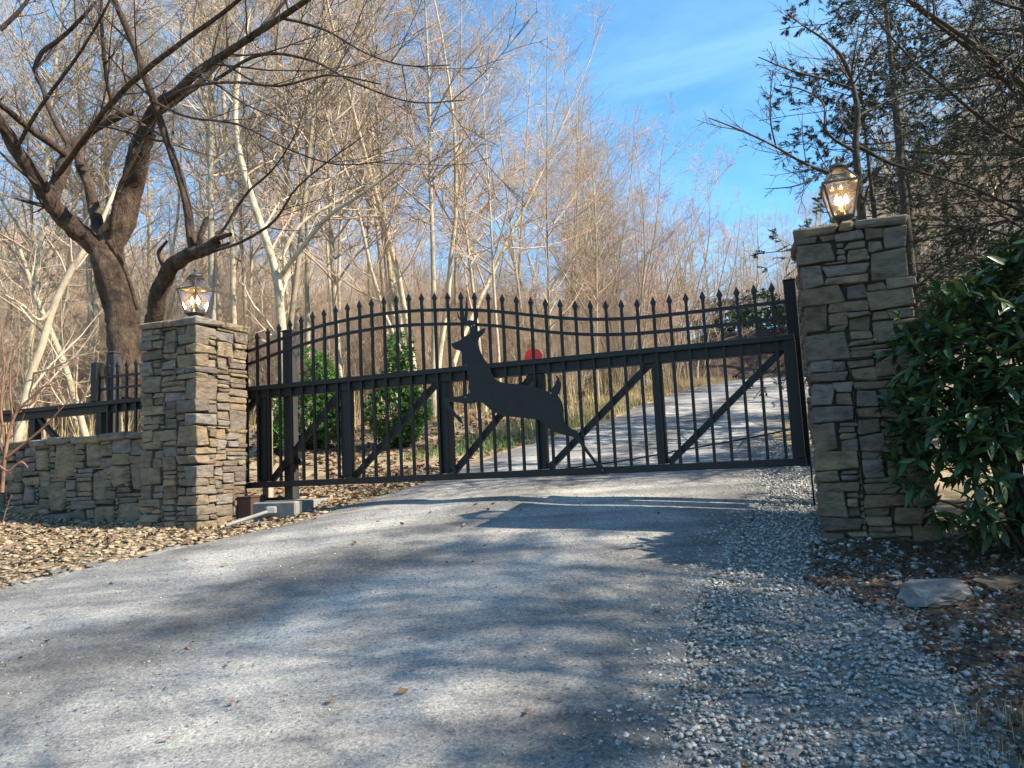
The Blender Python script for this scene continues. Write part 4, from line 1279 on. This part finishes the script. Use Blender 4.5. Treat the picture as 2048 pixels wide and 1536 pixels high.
def hemlock(label, seed, x, y, H, r, nb, spread, t0=.12, per=22, group='hemlock trees on the right'):
    rng = np.random.default_rng(seed)
    P, R = straight_trunk(rng, H, r, wob=.012)
    P1, R1_ = kids(rng, P, R, nb, t0, .97, 80, 10, (spread * .7, spread), 9, -.02, .06, .28, .008)
    P2, R2_ = kids(rng, P1, R1_, 12, .1, .98, 50, 10, (.22, .45), 6, -.02, .07, .5, .004)
    P3, R3_ = kids(rng, P2, R2_, 4, .2, .98, 45, 10, (.3, .5), 4, -.02, .05, .6, .003)
    r_ = thing('hemlock_tree', label, 'tree', (x, y, float(h(x, y))), rng.uniform(0, 6.28), group)
    V, Fq = join_tubes([(P, R, 9)]); ob('trunk', np_mesh('trunk', V, [Fq], True), MT['bark_brown'], r_)
    V, Fq = join_tubes([(P1, R1_, 5), (P2, R2_, 3), (P3, R3_, 3)]); ob('branches', np_mesh('branches', V, [Fq], True), MT['bark_brown'], r_)
    V, Fq = needles(rng, P3, int(per * 1.6), .045, .0042, .2)
    ob('foliage', np_mesh('foliage', V, [Fq]), MT['hemlock'], r_)
    return r_


hemlock('hemlock with a thin trunk just right of the tall stone pillar', 71, 5.0, 9.0, 7.5, .07, 40, .32, per=34)
hemlock('dark hemlock at the right edge above the rhododendron', 72, 7.2, 9.6, 10, .14, 44, .34, per=34)
hemlock('bushy young hemlock right behind the tall pillar', 83, 6.0, 11.6, 6.0, .07, 44, .36, t0=.05, per=30)
hemlock('dense hemlock filling the right edge of the picture', 84, 8.6, 11.2, 8.5, .11, 44, .34, t0=.05, per=30)
hemlock('hemlock farther up the slope behind the tall pillar', 73, 8.2, 14.5, 9, .12, 40, .32, per=30)

# long boughs reaching in over the top right corner from a big hemlock outside the picture
BO = [[(2250, 330, 6.4, .06), (2048, 172, 6.0, .05), (1985, 115, 5.9, .045), (1900, 55, 5.8, .035), (1810, -5, 5.7, .02)],
      [(2250, 380, 6.4, .05), (2048, 198, 6.2, .045), (2001, 152, 6.2, .04), (1919, 82, 6.1, .034), (1849, 28, 6.0, .028), (1780, -30, 5.9, .02)],
      [(2250, 440, 6.6, .045), (2048, 291, 6.5, .035), (1957, 234, 6.5, .03), (1894, 177, 6.4, .026), (1821, 117, 6.4, .02), (1742, 25, 6.3, .010)],
      [(2250, 520, 6.8, .04), (2048, 424, 6.8, .03), (1938, 373, 6.8, .026), (1843, 345, 6.8, .02), (1780, 326, 6.8, .012)],
      [(2250, 130, 6.6, .04), (2048, 155, 6.7, .025), (1938, 177, 6.8, .02), (1827, 183, 6.9, .014), (1764, 209, 7.0, .008)],
      [(2250, 60, 6.0, .04), (2048, 20, 6.0, .03), (1950, -10, 6.0, .02)],
      [(2250, 250, 6.9, .04), (2048, 250, 7.0, .025), (1930, 275, 7.1, .018), (1830, 300, 7.2, .010)],
      [(2250, 560, 7.2, .04), (2048, 480, 7.2, .025), (1950, 455, 7.3, .018), (1850, 450, 7.4, .010)]]


def big_hemlock():
    rng = np.random.default_rng(77)
    bx, by = 8.4, 9.2
    bz = float(h(bx, by))
    r_ = thing('hemlock_tree', 'large hemlock whose long boughs hang into the top right corner', 'tree', (bx, by, bz), 0, 'hemlock trees on the right')
    P, R = straight_trunk(rng, 11, .2, wob=.01)
    V, Fq = join_tubes([(P, R, 10)]); ob('trunk', np_mesh('trunk', V, [Fq], True), MT['bark_brown'], r_)
    A = []
    for l in BO:
        a = limb(l)
        a[:, :3] -= np.array([bx, by, bz])
        # carry each bough back to the trunk
        st = np.array([0, 0, max(.8, a[0, 2] - .6), .07])
        a[:, 3] *= .6
        A.append(spline(np.vstack([st[None], a]), 24))
    A = np.array(A)
    for a in A:
        V, Fq = tubes(a[None, :, :3], np.maximum(a[None, :, 3], .006), 7); ob('bough', np_mesh('bough', V, [Fq], True), MT['bark_brown'], r_)
    PB, RB = kids(rng, P, R, 30, .3, .97, 78, 10, (.22, .34), 9, -.01, .06, .28, .01)
    P2a, R2a = kids(rng, A[..., :3], A[..., 3], 46, .2, .99, 55, 12, (.12, .26), 7, .0, .08, .5, .004)
    P2b, R2b = kids(rng, PB, RB, 14, .1, .99, 52, 10, (.2, .4), 6, -.02, .07, .5, .004)
    P3a, R3a = kids(rng, P2a, R2a, 11, .08, .98, 45, 12, (.3, .6), 5, -.01, .06, .6, .0026)
    P3b, R3b = kids(rng, P2b, R2b, 4, .2, .98, 45, 10, (.3, .5), 4, -.02, .05, .6, .003)
    V, Fq = join_tubes([(PB, RB, 5), (P2a, R2a, 4), (P2b, R2b, 3), (P3a, R3a, 3), (P3b, R3b, 3)])
    ob('branches', np_mesh('branches', V, [Fq], True), MT['bark_brown'], r_)
    V1, F1 = needles(rng, P3a, 22, .036, .0035, .15)
    V2, F2 = needles(rng, P3b, 18, .06, .006, .2)
    ob('foliage', np_mesh('foliage', np.concatenate([V1, V2]), [np.concatenate([F1, F2 + len(V1)])]), MT['hemlock'], r_)


big_hemlock()
# the trees outside the frame whose shade dapples the driveway
for i, (x, y, k, sc) in enumerate([(11.0, .2, 2, .75), (12.5, 2.4, 0, .7), (11.0, -3.6, 1, .75), (15.5, -2.5, 3, .9), (8.6, -1.2, 3, .65), (9.4, 1.6, 1, .65), (13.0, -4.6, 2, .8), (9.0, -4.5, 0, .7), (6.2, -3.2, 0, .55), (7.6, 2.2, 3, .5), (6.6, .2, 1, .55), (8.0, -2.0, 2, .6), (7.0, 1.4, 0, .55)]):
    plant_tree('bare_tree', 'bare roadside tree standing out of view to the right', TALL[k], x, y, 1.3 * i, sc, 'roadside trees to the right of the view')
for i, (x, y, k, sc) in enumerate([(4.9, -.7, 0, .72), (5.3, .9, 2, .66), (5.0, -2.6, 1, .8)]):
    plant_tree('roadside_sapling', ('spreading roadside tree close beside the viewer, out of view', 'many stemmed roadside tree out of view past the rhododendron', 'roadside tree out of view behind the viewer')[i], FAN[k], x, y, 2.1 * i, sc, 'roadside trees to the right of the view')
hemlock('low hemlock standing out of view to the right of the rhododendron', 75, 7.0, 3.9, 5.0, .09, 40, .34, t0=.08, per=20, group=None)
hemlock('roadside hemlock standing out of view nearer the viewer', 76, 7.2, .9, 6.4, .09, 34, .34, t0=.3, per=24, group=None)
hemlock('leaning roadside hemlock out of view beside the viewer', 81, 6.4, -1.6, 7.0, .1, 32, .36, t0=.32, per=22, group=None)
hemlock('high crowned roadside hemlock out of view', 82, 9.6, -.4, 9.5, .12, 40, .30, t0=.4, per=22, group=None)
hemlock('slim roadside hemlock out of view near the low hemlock', 85, 8.2, 1.9, 8.8, .1, 36, .30, t0=.45, per=20, group=None)
hemlock('roadside hemlock out of view with a bare lower trunk', 86, 7.0, -1.0, 8.6, .1, 36, .30, t0=.5, per=20, group=None)
hemlock('roadside hemlock out of view behind the viewer', 87, 6.0, -3.4, 8.0, .1, 36, .34, t0=.4, per=30, group=None)
hemlock('roadside hemlock out of view between the bare roadside trees', 78, 11.6, -1.8, 9.0, .13, 30, .26, t0=.3, per=12, group=None)
hemlock('tall roadside hemlock out of view, farthest from the driveway', 79, 14.2, .2, 11.0, .15, 30, .24, t0=.35, per=12, group=None)
for i, (x, y) in enumerate(((16.5, 31.5), (19.5, 32.0), (22.5, 31.0))):
    hemlock(('hemlock', 'taller hemlock', 'rearmost hemlock')[i] + ' shading the bank at the driveway bend', 90 + i, x, y, 11 + i, .16, 44, .36, t0=.05, per=20)


# ------------------------------------------------------------------ leaves: rhododendron, shrubs
def leaf_mesh(name, ln, wd, fold=.25, droop=.25, n=5):
    ts = np.linspace(0, 1, n + 1)
    w = wd * np.sin(np.pi * np.clip(ts * .93 + .05, 0, 1))**.8
    V, Fc = [], []
    for t, a in zip(ts, w):
        z = -droop * ln * t * t
        V += [(t * ln, -a / 2, z + fold * a / 2), (t * ln, 0, z), (t * ln, a / 2, z + fold * a / 2)]
    for i in range(n):
        for j in (0, 1):
            Fc.append((i * 3 + j, (i + 1) * 3 + j, (i + 1) * 3 + j + 1, i * 3 + j + 1))
    me = bpy.data.meshes.new(name); me.from_pydata(V, [], Fc)
    me.polygons.foreach_set('use_smooth', np.ones(len(me.polygons), bool)); me.update()
    return me, np.array(V), np.array(Fc)


def rot_mats(dirs, rng, roll_sd=.5):
    """x axis along dirs, z roughly up, random roll"""
    X = dirs / (np.linalg.norm(dirs, axis=1, keepdims=True) + 1e-9)
    up = np.array([0, 0, 1.])
    Y = np.cross(up, X); Y /= np.linalg.norm(Y, axis=1, keepdims=True) + 1e-6
    Z = np.cross(X, Y)
    a = rng.normal(0, roll_sd, len(X))[:, None]
    Y2 = Y * np.cos(a) + Z * np.sin(a); Z2 = np.cross(X, Y2)
    return np.stack([X, Y2, Z2], -1)


def leaf_bush(name, label, cat, seed, base, blobs, nwh, per, leaf, m, n_single, stems, up=.35, group=None, leaf_name='leaf'):
    """whorls of leaves over the blobs; the n_single whorl leaves nearest the viewer are parts of their own"""
    rng = np.random.default_rng(seed)
    bz = float(h(*base))
    r_ = thing(name, label, cat, (base[0], base[1], bz), 0, group)
    me, LV, LF = leaf
    me.materials.clear(); me.materials.append(m)
    pts, out_ = [], []
    wts = np.array([b[3] * b[4] * b[5] for b in blobs]); wts = wts / wts.sum()
    for (cx, cy, cz, rx, ry, rz_), w in zip(blobs, wts):
        k = int(nwh * w) + 1
        d = rng.normal(size=(k, 3)); d /= np.linalg.norm(d, axis=1, keepdims=True)
        rr = rng.uniform(.45, 1.0, k)[:, None]**.5
        pts.append(np.array([cx, cy, cz]) + d * rr * np.array([rx, ry, rz_])); out_.append(d)
    P = np.concatenate(pts); O = np.concatenate(out_)
    keep = P[:, 2] > .03
    P, O = P[keep], O[keep]
    axis_ = O * .6 + np.array([0, 0, up]) + rng.normal(0, .25, O.shape)
    axis_ /= np.linalg.norm(axis_, axis=1, keepdims=True)
    n = len(P)
    k = np.repeat(np.arange(n), per)
    pa = np.cross(axis_, rng.normal(size=(n, 3))); pa /= np.linalg.norm(pa, axis=1, keepdims=True); pb = np.cross(axis_, pa)
    ang = np.tile(np.arange(per) * 2 * np.pi / per, n) + rng.normal(0, .35, n * per)
    tilt = rng.uniform(.15, 1.0, n * per)[:, None]
    D = (pa[k] * np.cos(ang)[:, None] + pb[k] * np.sin(ang)[:, None]) + axis_[k] * tilt
    Q = P[k] + axis_[k] * rng.uniform(-.02, .02, n * per)[:, None]
    Rm = rot_mats(D, rng); sc = rng.uniform(.5, 1.2, n * per)
    # single leaves: nearest and most exposed to the viewer
    world = Q + np.array([base[0], base[1], bz])
    dist = np.linalg.norm(world - np.array([0, 0, EYE]), axis=1)
    order = np.argsort(dist)
    single = order[:n_single]; rest = order[n_single:]
    for i in single:
        o = ob(leaf_name, me, None, r_)
        mm = Matrix(Rm[i].tolist()).to_4x4() @ Matrix.Scale(float(sc[i]), 4)
        mm.translation = Vector(Q[i].tolist())
        o.matrix_local = mm
    if len(rest):
        V = np.einsum('nij,vj->nvi', Rm[rest], LV) * sc[rest][:, None, None] + Q[rest][:, None]
        Fq = (LF[None] + (np.arange(len(rest)) * len(LV))[:, None, None]).reshape(-1, 4)
        o = ob('foliage', np_mesh('foliage', V.reshape(-1, 3), [Fq], True), m, r_)
        if n_single: tag(o, kind='stuff')
    # stems
    tips = P[rng.choice(n, min(stems, n), replace=False)]
    A = np.zeros((len(tips), 6, 3))
    root = rng.normal(0, .06, (len(tips), 3)); root[:, 2] = -.05
    for i_, t in enumerate(np.linspace(0, 1, 6)):
        A[:, i_] = root * (1 - t) + tips * t + np.array([0, 0, 1.]) * (.25 * np.sin(np.pi * t) * tips[:, 2:3]) * .5
    V, Fq = tubes(A, np.linspace(.014, .004, 6)[None].repeat(len(tips), 0), 5)
    ob('stems', np_mesh('stems', V, [Fq], True), MT['bark_brown'], r_)
    return r_


RL = leaf_mesh('rhododendron_leaf', .118, .036, .3, .22, 5)
leaf_bush('rhododendron', 'large glossy rhododendron bush crowding the tall shaded pillar', 'shrub', 51, (2.98, 4.35),
          [(.10, .0, 1.0, .75, .5, .8), (-.32, -.05, .6, .5, .42, .5), (.40, .0, 1.52, .5, .42, .5), (.75, -.2, .85, .6, .5, .85), (-.36, -.02, 1.25, .36, .3, .42), (.1, 0, 1.42, .35, .3, .4), (-.45, -.1, .95, .35, .3, .5)], 1050, 8, RL, MT['laurel'], 300, 60)
SLf = leaf_mesh('shrub_leaf', .065, .024, .25, .2, 3)
for lab, px, py, Y, w_, hh_, sd in (('bright green evergreen shrub nearest the sunlit pillar, behind the gate', 628, 905, 11.4, .60, 1.45, 52), ('bright green evergreen shrub left of the deer, behind the gate', 792, 890, 11.0, .60, 1.55, 53), ('small low evergreen beside the guide post', 556, 905, 11.0, .20, .75, 54)):
    x = px_x(px, Y)
    leaf_bush('evergreen_shrub', lab, 'shrub', sd, (x, Y), [(0, 0, .35 * hh_, w_ * .85, w_ * .85, .34 * hh_)] + [(rr.uniform(-.65, .65) * w_ * (1.15 - q), rr.uniform(-.4, .4) * w_, q * hh_, w_ * rr.uniform(.25, .5), w_ * .4, hh_ * rr.uniform(.10, .22)) for rr in [random.Random(sd)] for q in (.2, .35, .5, .55, .65, .72, .8, .88, .95)], 1700 if w_ > .3 else 350, 7, SLf, MT['shrub'], 0, 18, up=.7, group='evergreen shrubs behind the gate')
leaf_bush('evergreen_thicket', 'dark green evergreen thicket on the bank at the bend', 'shrub', 55, (px_x(1510, 36.5), 36.5), [(-1.5, 0, .9, 1.8, 1, .9), (.6, .3, 1.2, 1.5, 1, 1.0), (2.6, 0, .8, 1.6, 1, .8), (-.5, -1.5, .2, 2.2, 1, .6), (2.0, -1.5, .2, 1.6, 1, .6)], 1500, 7, leaf_mesh('thicket_leaf', .20, .075, .2, .2, 2), MT['laurel'], 0, 20)

# rusty twiggy shrub at the left edge
DQ = 5.6
RS = [[(4, 985, DQ, .014), (12, 900, DQ, .013), (26, 840, DQ, .012), (40, 815, DQ, .012), (66, 806, DQ, .010), (80, 778, DQ, .007), (100, 768, DQ, .004)],
      [(40, 815, DQ, .009), (68, 790, DQ, .008), (90, 772, DQ, .006), (128, 778, DQ, .003)],
      [(-4, 930, DQ, .011), (15, 914, DQ, .010), (45, 890, DQ, .009), (88, 854, DQ, .007), (120, 820, DQ, .005), (147, 792, DQ, .003)],
      [(-4, 930, DQ - .2, .009), (18, 942, DQ - .2, .008), (32, 930, DQ - .2, .007), (44, 924, DQ - .2, .006), (56, 935, DQ - .2, .004)],
      [(26, 840, DQ, .009), (20, 770, DQ, .008), (28, 700, DQ, .006), (45, 665, DQ, .003)],
      [(12, 900, DQ, .009), (2, 820, DQ, .008), (8, 730, DQ, .006), (0, 640, DQ, .003)],
      [(4, 1050, DQ - .2, .004), (14, 1015, DQ - .2, .003), (24, 990, DQ - .2, .002)]]
traced_tree('twiggy_shrub', 'rusty brown leafless shrub at the left edge before the wall', RS, 'redstem', 'redstem', 43, [(7, .25, .98, 42, 14, (.2, .4), 6, .04, .12, .5, .002, None)], (unproj(4, 985, DQ).x, DQ), sides=7)


# ------------------------------------------------------------------ loose stones, litter, grass
def ico(sub):
    bm = bmesh.new(); bmesh.ops.create_icosphere(bm, subdivisions=sub, radius=1.0)
    V = np.array([v.co[:] for v in bm.verts]); Fc = np.array([[v.index for v in f.verts] for f in bm.faces]); bm.free()
    return V, Fc


def scatter_stones(name, label, n, fn, box, size, flat, m, seed, sub=1, dz=0.0, smooth=True, rough=.18):
    rng = np.random.default_rng(seed)
    X = rng.uniform(box[0], box[1], n * 3); Y = rng.uniform(box[2], box[3], n * 3)
    k = np.where(fn(X, Y))[0][:n]
    X, Y = X[k], Y[k]; n = len(k)
    V0, F0 = ico(sub)
    s = size[0] * (size[1] / size[0])**(rng.uniform(0, 1, n)**2.1)
    sc = np.stack([s * rng.uniform(.8, 1.35, n), s * rng.uniform(.6, 1.0, n), s * flat * rng.uniform(.7, 1.3, n)], -1)
    V = V0[None] * (1 + rng.normal(0, rough, (n, len(V0), 1)))
    V = V * sc[:, None]
    a = rng.uniform(0, 6.28, n); tx = rng.normal(0, .25, n)
    ca, sa = np.cos(a)[:, None], np.sin(a)[:, None]; ct, st_ = np.cos(tx)[:, None], np.sin(tx)[:, None]
    y1 = V[..., 1] * ct - V[..., 2] * st_; z1 = V[..., 1] * st_ + V[..., 2] * ct
    x2 = V[..., 0] * ca - y1 * sa; y2 = V[..., 0] * sa + y1 * ca
    Z = h(X, Y) + dz + sc[:, 2] * .45
    W_ = np.stack([x2 + X[:, None], y2 + Y[:, None], z1 + Z[:, None]], -1)
    Fq = (F0[None] + (np.arange(n) * len(V0))[:, None, None]).reshape(-1, 3)
    return tag(ob(name, np_mesh(name, W_.reshape(-1, 3), [Fq], smooth), m), label, 'gravel', kind='stuff')


def behind_wall(x, y):
    """True on the far side of the wall / pillar front line"""
    return ((x - GO.x) * g_w.x + (y - GO.y) * g_w.y) < .45


in_bed = lambda x, y: left_of_road(x, y, .02) & (~behind_wall(x, y) | ((x - GO.x) * g_u.x + (y - GO.y) * g_u.y < 5.0)) & (y < 9.0)
scatter_stones('pebbles', 'tan and grey flat river pebbles below the stone wall', 9000, in_bed, (-6.2, -.7, 3.8, 9.2), (.010, .050), .24, MT['tanstone'], 1, sub=1, dz=.012, smooth=False, rough=.26)
in_sh = lambda x, y: right_of_road(x, y, -.16 + .2 * np.random.default_rng(6).uniform(-1, 1, np.shape(x))) & (x < 1.15 + .42 * np.maximum(y - 1, 0) * .62 + .5) & ~((x > 2.3) & (y < 5.0))
scatter_stones('crushed_stone', 'pale grey crushed stone along the right edge of the driveway', 56000, in_sh, (.0, 3.3, 1.2, 9.5), (.0026, .016), .55, MT['greystone'], 2, sub=1, dz=.012, smooth=False, rough=.30)
on_road = lambda x, y: ~left_of_road(x, y, .0) & ~right_of_road(x, y, 0) & (np.random.default_rng(8).uniform(0, 1, x.shape) < .25 + .75 * np.exp(-((x - np.interp(y, RE[:, 1], RE[:, 0])) / .35)**2))
scatter_stones('road_grit', 'fine loose grit scattered over the driveway', 14000, on_road, (-5, 2.1, 1.6, 8.5), (.002, .0075), .7, MT['greystone'], 3, sub=1, dz=.020, smooth=False)
in_mulch = lambda x, y: (x > np.interp(y, [1.5, 2.6, 3.4, 4.2, 4.7], [1.25, 1.55, 1.75, 1.55, 1.8])) & (y < 4.8)
scatter_stones('mulch_gravel', 'scattered grey stones among the dead leaves by the rock', 2600, in_mulch, (.9, 3.4, 1.4, 4.9), (.005, .026), .55, MT['greystone'], 4, sub=1, dz=.018, smooth=False, rough=.2)


def scatter_leaves(name, label, n, fn, box, size, m, seed, dz, curl=.5, cat='leaves'):
    rng = np.random.default_rng(seed)
    X = rng.uniform(box[0], box[1], n * 3); Y = rng.uniform(box[2], box[3], n * 3)
    k = np.where(fn(X, Y))[0][:n]; X, Y = X[k], Y[k]; n = len(k)
    s = rng.uniform(size[0], size[1], n)
    base = np.array([(-1, 0, 0), (-.3, -.5, 0), (.5, -.42, 0), (1, 0, 0), (.5, .42, 0), (-.3, .5, 0), (0, 0, -.25)])
    F0 = np.array([(0, 1, 6), (1, 2, 6), (2, 3, 6), (3, 4, 6), (4, 5, 6), (5, 0, 6)])
    V = base[None] * s[:, None, None] * rng.uniform(.75, 1.2, (n, 7, 1))
    V[..., 2] += curl * s[:, None] * rng.uniform(-.6, .8, (n, 7))
    a = rng.uniform(0, 6.28, n)[:, None]; tl = rng.normal(0, .45, n)[:, None]
    y1 = V[..., 1] * np.cos(tl) - V[..., 2] * np.sin(tl); z1 = V[..., 1] * np.sin(tl) + V[..., 2] * np.cos(tl)
    x2 = V[..., 0] * np.cos(a) - y1 * np.sin(a); y2 = V[..., 0] * np.sin(a) + y1 * np.cos(a)
    Z = h(X, Y) + dz + s * .25
    W_ = np.stack([x2 + X[:, None], y2 + Y[:, None], z1 + Z[:, None]], -1)
    return tag(ob(name, np_mesh(name, W_.reshape(-1, 3), [(F0[None] + (np.arange(n) * 7)[:, None, None]).reshape(-1, 3)]), m), label, cat, kind='stuff')


scatter_leaves('dead_leaves', 'brown dead leaves under the rhododendron and around the flat rock', 4200, in_mulch, (1.2, 4.2, 1.4, 4.9), (.009, .028), MT['darkleaf'], 11, .022, curl=1.1)
scatter_leaves('leaf_litter', 'dead leaf litter on the verge behind the gate', 9000, lambda x, y: left_of_road(x, y, .15) & behind_wall(x, y), (-9, 6, 7.2, 24), (.03, .075), MT['deadleaf'], 12, .01)
scatter_leaves('bed_leaves', 'brown dead leaves caught among the pebbles below the wall', 1300, in_bed, (-6.2, -.7, 3.8, 9.2), (.012, .034), MT['darkleaf'], 14, .03, curl=1.0)
scatter_leaves('blown_leaves', 'few dry leaves blown on the driveway and gravel', 90, lambda x, y: (x > -3.5) & (y > 1.8), (-3, 2.0, 1.8, 6.5), (.012, .03), MT['deadleaf'], 13, .028)


def blades(name, label, n, fn, box, ln, wd, m, seed, lean=.6, dz=0.0, flat=False, cat='grass'):
    rng = np.random.default_rng(seed)
    X = rng.uniform(box[0], box[1], n * 4); Y = rng.uniform(box[2], box[3], n * 4)
    k = np.where(fn(X, Y))[0][:n]; X, Y = X[k], Y[k]; n = len(k)
    a = rng.uniform(0, 6.28, n); L_ = rng.uniform(ln[0], ln[1], n); le = rng.uniform(.1, 1, n) * lean
    dx, dy = np.cos(a), np.sin(a)
    z0 = h(X, Y) + dz
    P = np.zeros((n, 3, 3))
    for i, t in enumerate((0, .55, 1.0)):
        ho = L_ * (t if flat else le * t * t)
        zz = (L_ * .10 * np.sin(np.pi * t) * rng.uniform(.2, 1.5, n) + rng.uniform(0, .012, n)) if flat else L_ * t * np.sqrt(np.maximum(.1, 1 - le * le * t * t))
        bend = rng.normal(0, .12, n) * L_ * t if flat else 0
        P[:, i, 0] = X + dx * ho - dy * bend; P[:, i, 1] = Y + dy * ho + dx * bend; P[:, i, 2] = z0 + zz
    sx, sy = -dy * wd / 2, dx * wd / 2
    V = np.zeros((n, 5, 3))
    V[:, 0] = P[:, 0] + np.stack([sx, sy, 0 * sx], -1); V[:, 1] = P[:, 0] - np.stack([sx, sy, 0 * sx], -1)
    V[:, 2] = P[:, 1] - np.stack([sx, sy, 0 * sx], -1) * .8; V[:, 3] = P[:, 1] + np.stack([sx, sy, 0 * sx], -1) * .8
    V[:, 4] = P[:, 2]
    o = (np.arange(n) * 5)[:, None]
    return tag(ob(name, np_mesh(name, V.reshape(-1, 3), [np.array([[0, 1, 2, 3]]) + o, np.array([[3, 2, 4]]) + o]), m), label, cat, kind='stuff')


blades('pine_needles', 'rusty pine needles drifted beneath the rhododendron', 5200, lambda x, y: in_mulch(x, y) & (np.sin(x * 5 + 1) + np.sin(y * 6) > -.7), (1.2, 4.0, 1.5, 4.85), (.06, .15), .0028, MT['straw'], 21, dz=.026, flat=True, cat='needles')
blades('dry_grass', 'dry straw coloured grass along the far driveway edge', 9000, lambda x, y: left_of_road(x, y, .05) & ~left_of_road(x, y, 1.5) & (y > 11), (-1, 9, 11, 27), (.10, .32), .010, MT['drygrass'], 22)
blades('verge_grass', 'green grass on the verge behind the gate', 5000, lambda x, y: left_of_road(x, y, .1) & ~left_of_road(x, y, 1.6) & (y > 9.5) & (y < 17), (-2.6, 4, 9.5, 17), (.05, .16), .009, MT['grass'], 23)
blades('corner_grass', 'small tuft of thin grass in the bottom right corner', 170, lambda x, y: (x - 1.62)**2 + (y - 2.55)**2 < .055, (1.3, 2.0, 2.2, 2.9), (.04, .12), .0022, MT['drygrass'], 24, lean=.95, dz=.02)
blades('understory_twigs', 'dry weed stalks standing between the trunks', 7000, lambda x, y: left_of_road(x, y, 1.2) & (y > 12), (-14, 8, 12, 32), (.3, 1.3), .012, MT['drygrass'], 25, lean=.45, cat='weeds')


def rock(name, label, cat, px, py, size, seed, rz, tilt=(.1, .05), m='stone', lift=.3):
    d = c_f + (px - 1024) / FPX * c_r - (py - 768) / FPX * c_u
    s = .5
    while s < 40 and (EYE + d.z * s) > float(h(d.x * s, d.y * s)): s += .01
    x, y = d.x * s, d.y * s
    rng = random.Random(seed)
    bm = bmesh.new()
    for i in range(26):
        v = Vector((rng.uniform(-1, 1), rng.uniform(-1, 1), rng.uniform(-1, 1)))
        v = v / max(abs(v.x), abs(v.y), abs(v.z) * 1.0)
        bm.verts.new((v.x * size[0] / 2 * rng.uniform(.85, 1), v.y * size[1] / 2 * rng.uniform(.85, 1), v.z * size[2] / 2 * rng.uniform(.7, 1)))
    res = bmesh.ops.convex_hull(bm, input=bm.verts[:])
    junk = [e for e in res['geom_interior'] if isinstance(e, bmesh.types.BMVert)]
    if junk: bmesh.ops.delete(bm, geom=junk, context='VERTS')
    bmesh.ops.triangulate(bm, faces=bm.faces)
    bmesh.ops.subdivide_edges(bm, edges=bm.edges[:], cuts=2 if max(size) < .2 else 4, use_grid_fill=True)
    from mathutils import noise
    for v in bm.verts:
        k = noise.noise(v.co * 22 + Vector((seed, 0, 0))) * .05 + noise.noise(v.co * 60) * .03 + abs(noise.noise(Vector((v.co.x * 6, v.co.y * 6, v.co.z * 70)))) * .05
        v.co *= 1 - k * 1.4
    me = bpy.data.meshes.new(name); bm.to_mesh(me); bm.free()
    o = ob(name, me, MT[m], loc=(x, y, float(h(x, y)) + size[2] * lift), rot=(tilt[0], tilt[1], rz))
    return tag(o, label, cat)


MT['rock'] = mat('grey_slab_rock', [(.09, .09, .09), (.19, .185, .175), (.27, .26, .24)], scale=7, bump=.6, bump_scale=18, stretch=(1, 1, 3), bump_dist=.03)
rock('flat_rock', 'angular grey slab of rock lying on the mulch before the rhododendron', 'rock', 1865, 1205, (.42, .26, .13), 3, .45, (.16, -.12), 'rock')
rock('flat_rock', 'low brown slab half buried right of the angular grey rock', 'rock', 2000, 1172, (.34, .22, .06), 4, .2, (.05, .02), 'stone')
for i, (px, py, sz, lab) in enumerate([(700 + 1090, 1255, (.12, .08, .05), 'fist sized grey stone just below the angular rock'), (1910, 1275, (.09, .07, .05), 'grey stone on the litter below the angular rock, right side'), (1590, 1505, (.14, .06, .02), 'thin white stone flake near the bottom edge of the gravel')]):
    rock('loose_stone', lab, 'stone', px, py, sz, 20 + i, .5 * i, (.05, .05), 'rock')
EDG = [(60, 1172, .34, .16, 'leftmost flat edging stone beside the driveway'), (150, 1150, .30, .17, 'second flat edging stone from the left beside the driveway'), (225, 1131, .32, .15, 'long edging stone below the wall, third from the left'), (300, 1112, .30, .16, 'edging stone below the sunlit pillar, fourth from the left'),
       (345, 1098, .26, .14, 'pale edging stone nearest the sunlit pillar corner'), (430, 1070, .20, .14, 'edging stone right of the sunlit pillar foot'), (520, 1052, .22, .13, 'flat stone beside the end of the conduit'), (600, 1034, .26, .15, 'flagstone lying against the concrete footing'), (470, 1030, .34, .22, 'broad flagstone under the conduit by the pillar')]
for i, (px, py, a, b, lab) in enumerate(EDG):
    rock('edging_stone', lab, 'stone', px + 8 * math.sin(i * 5), py - 3 - 4 * math.cos(i * 7), (a * (.75 + .3 * math.sin(i * 2.3)**2), b, .05), 40 + i, .72 + .5 * math.sin(i * 3), (.08 * math.sin(i), -.05), 'rock', lift=.05)
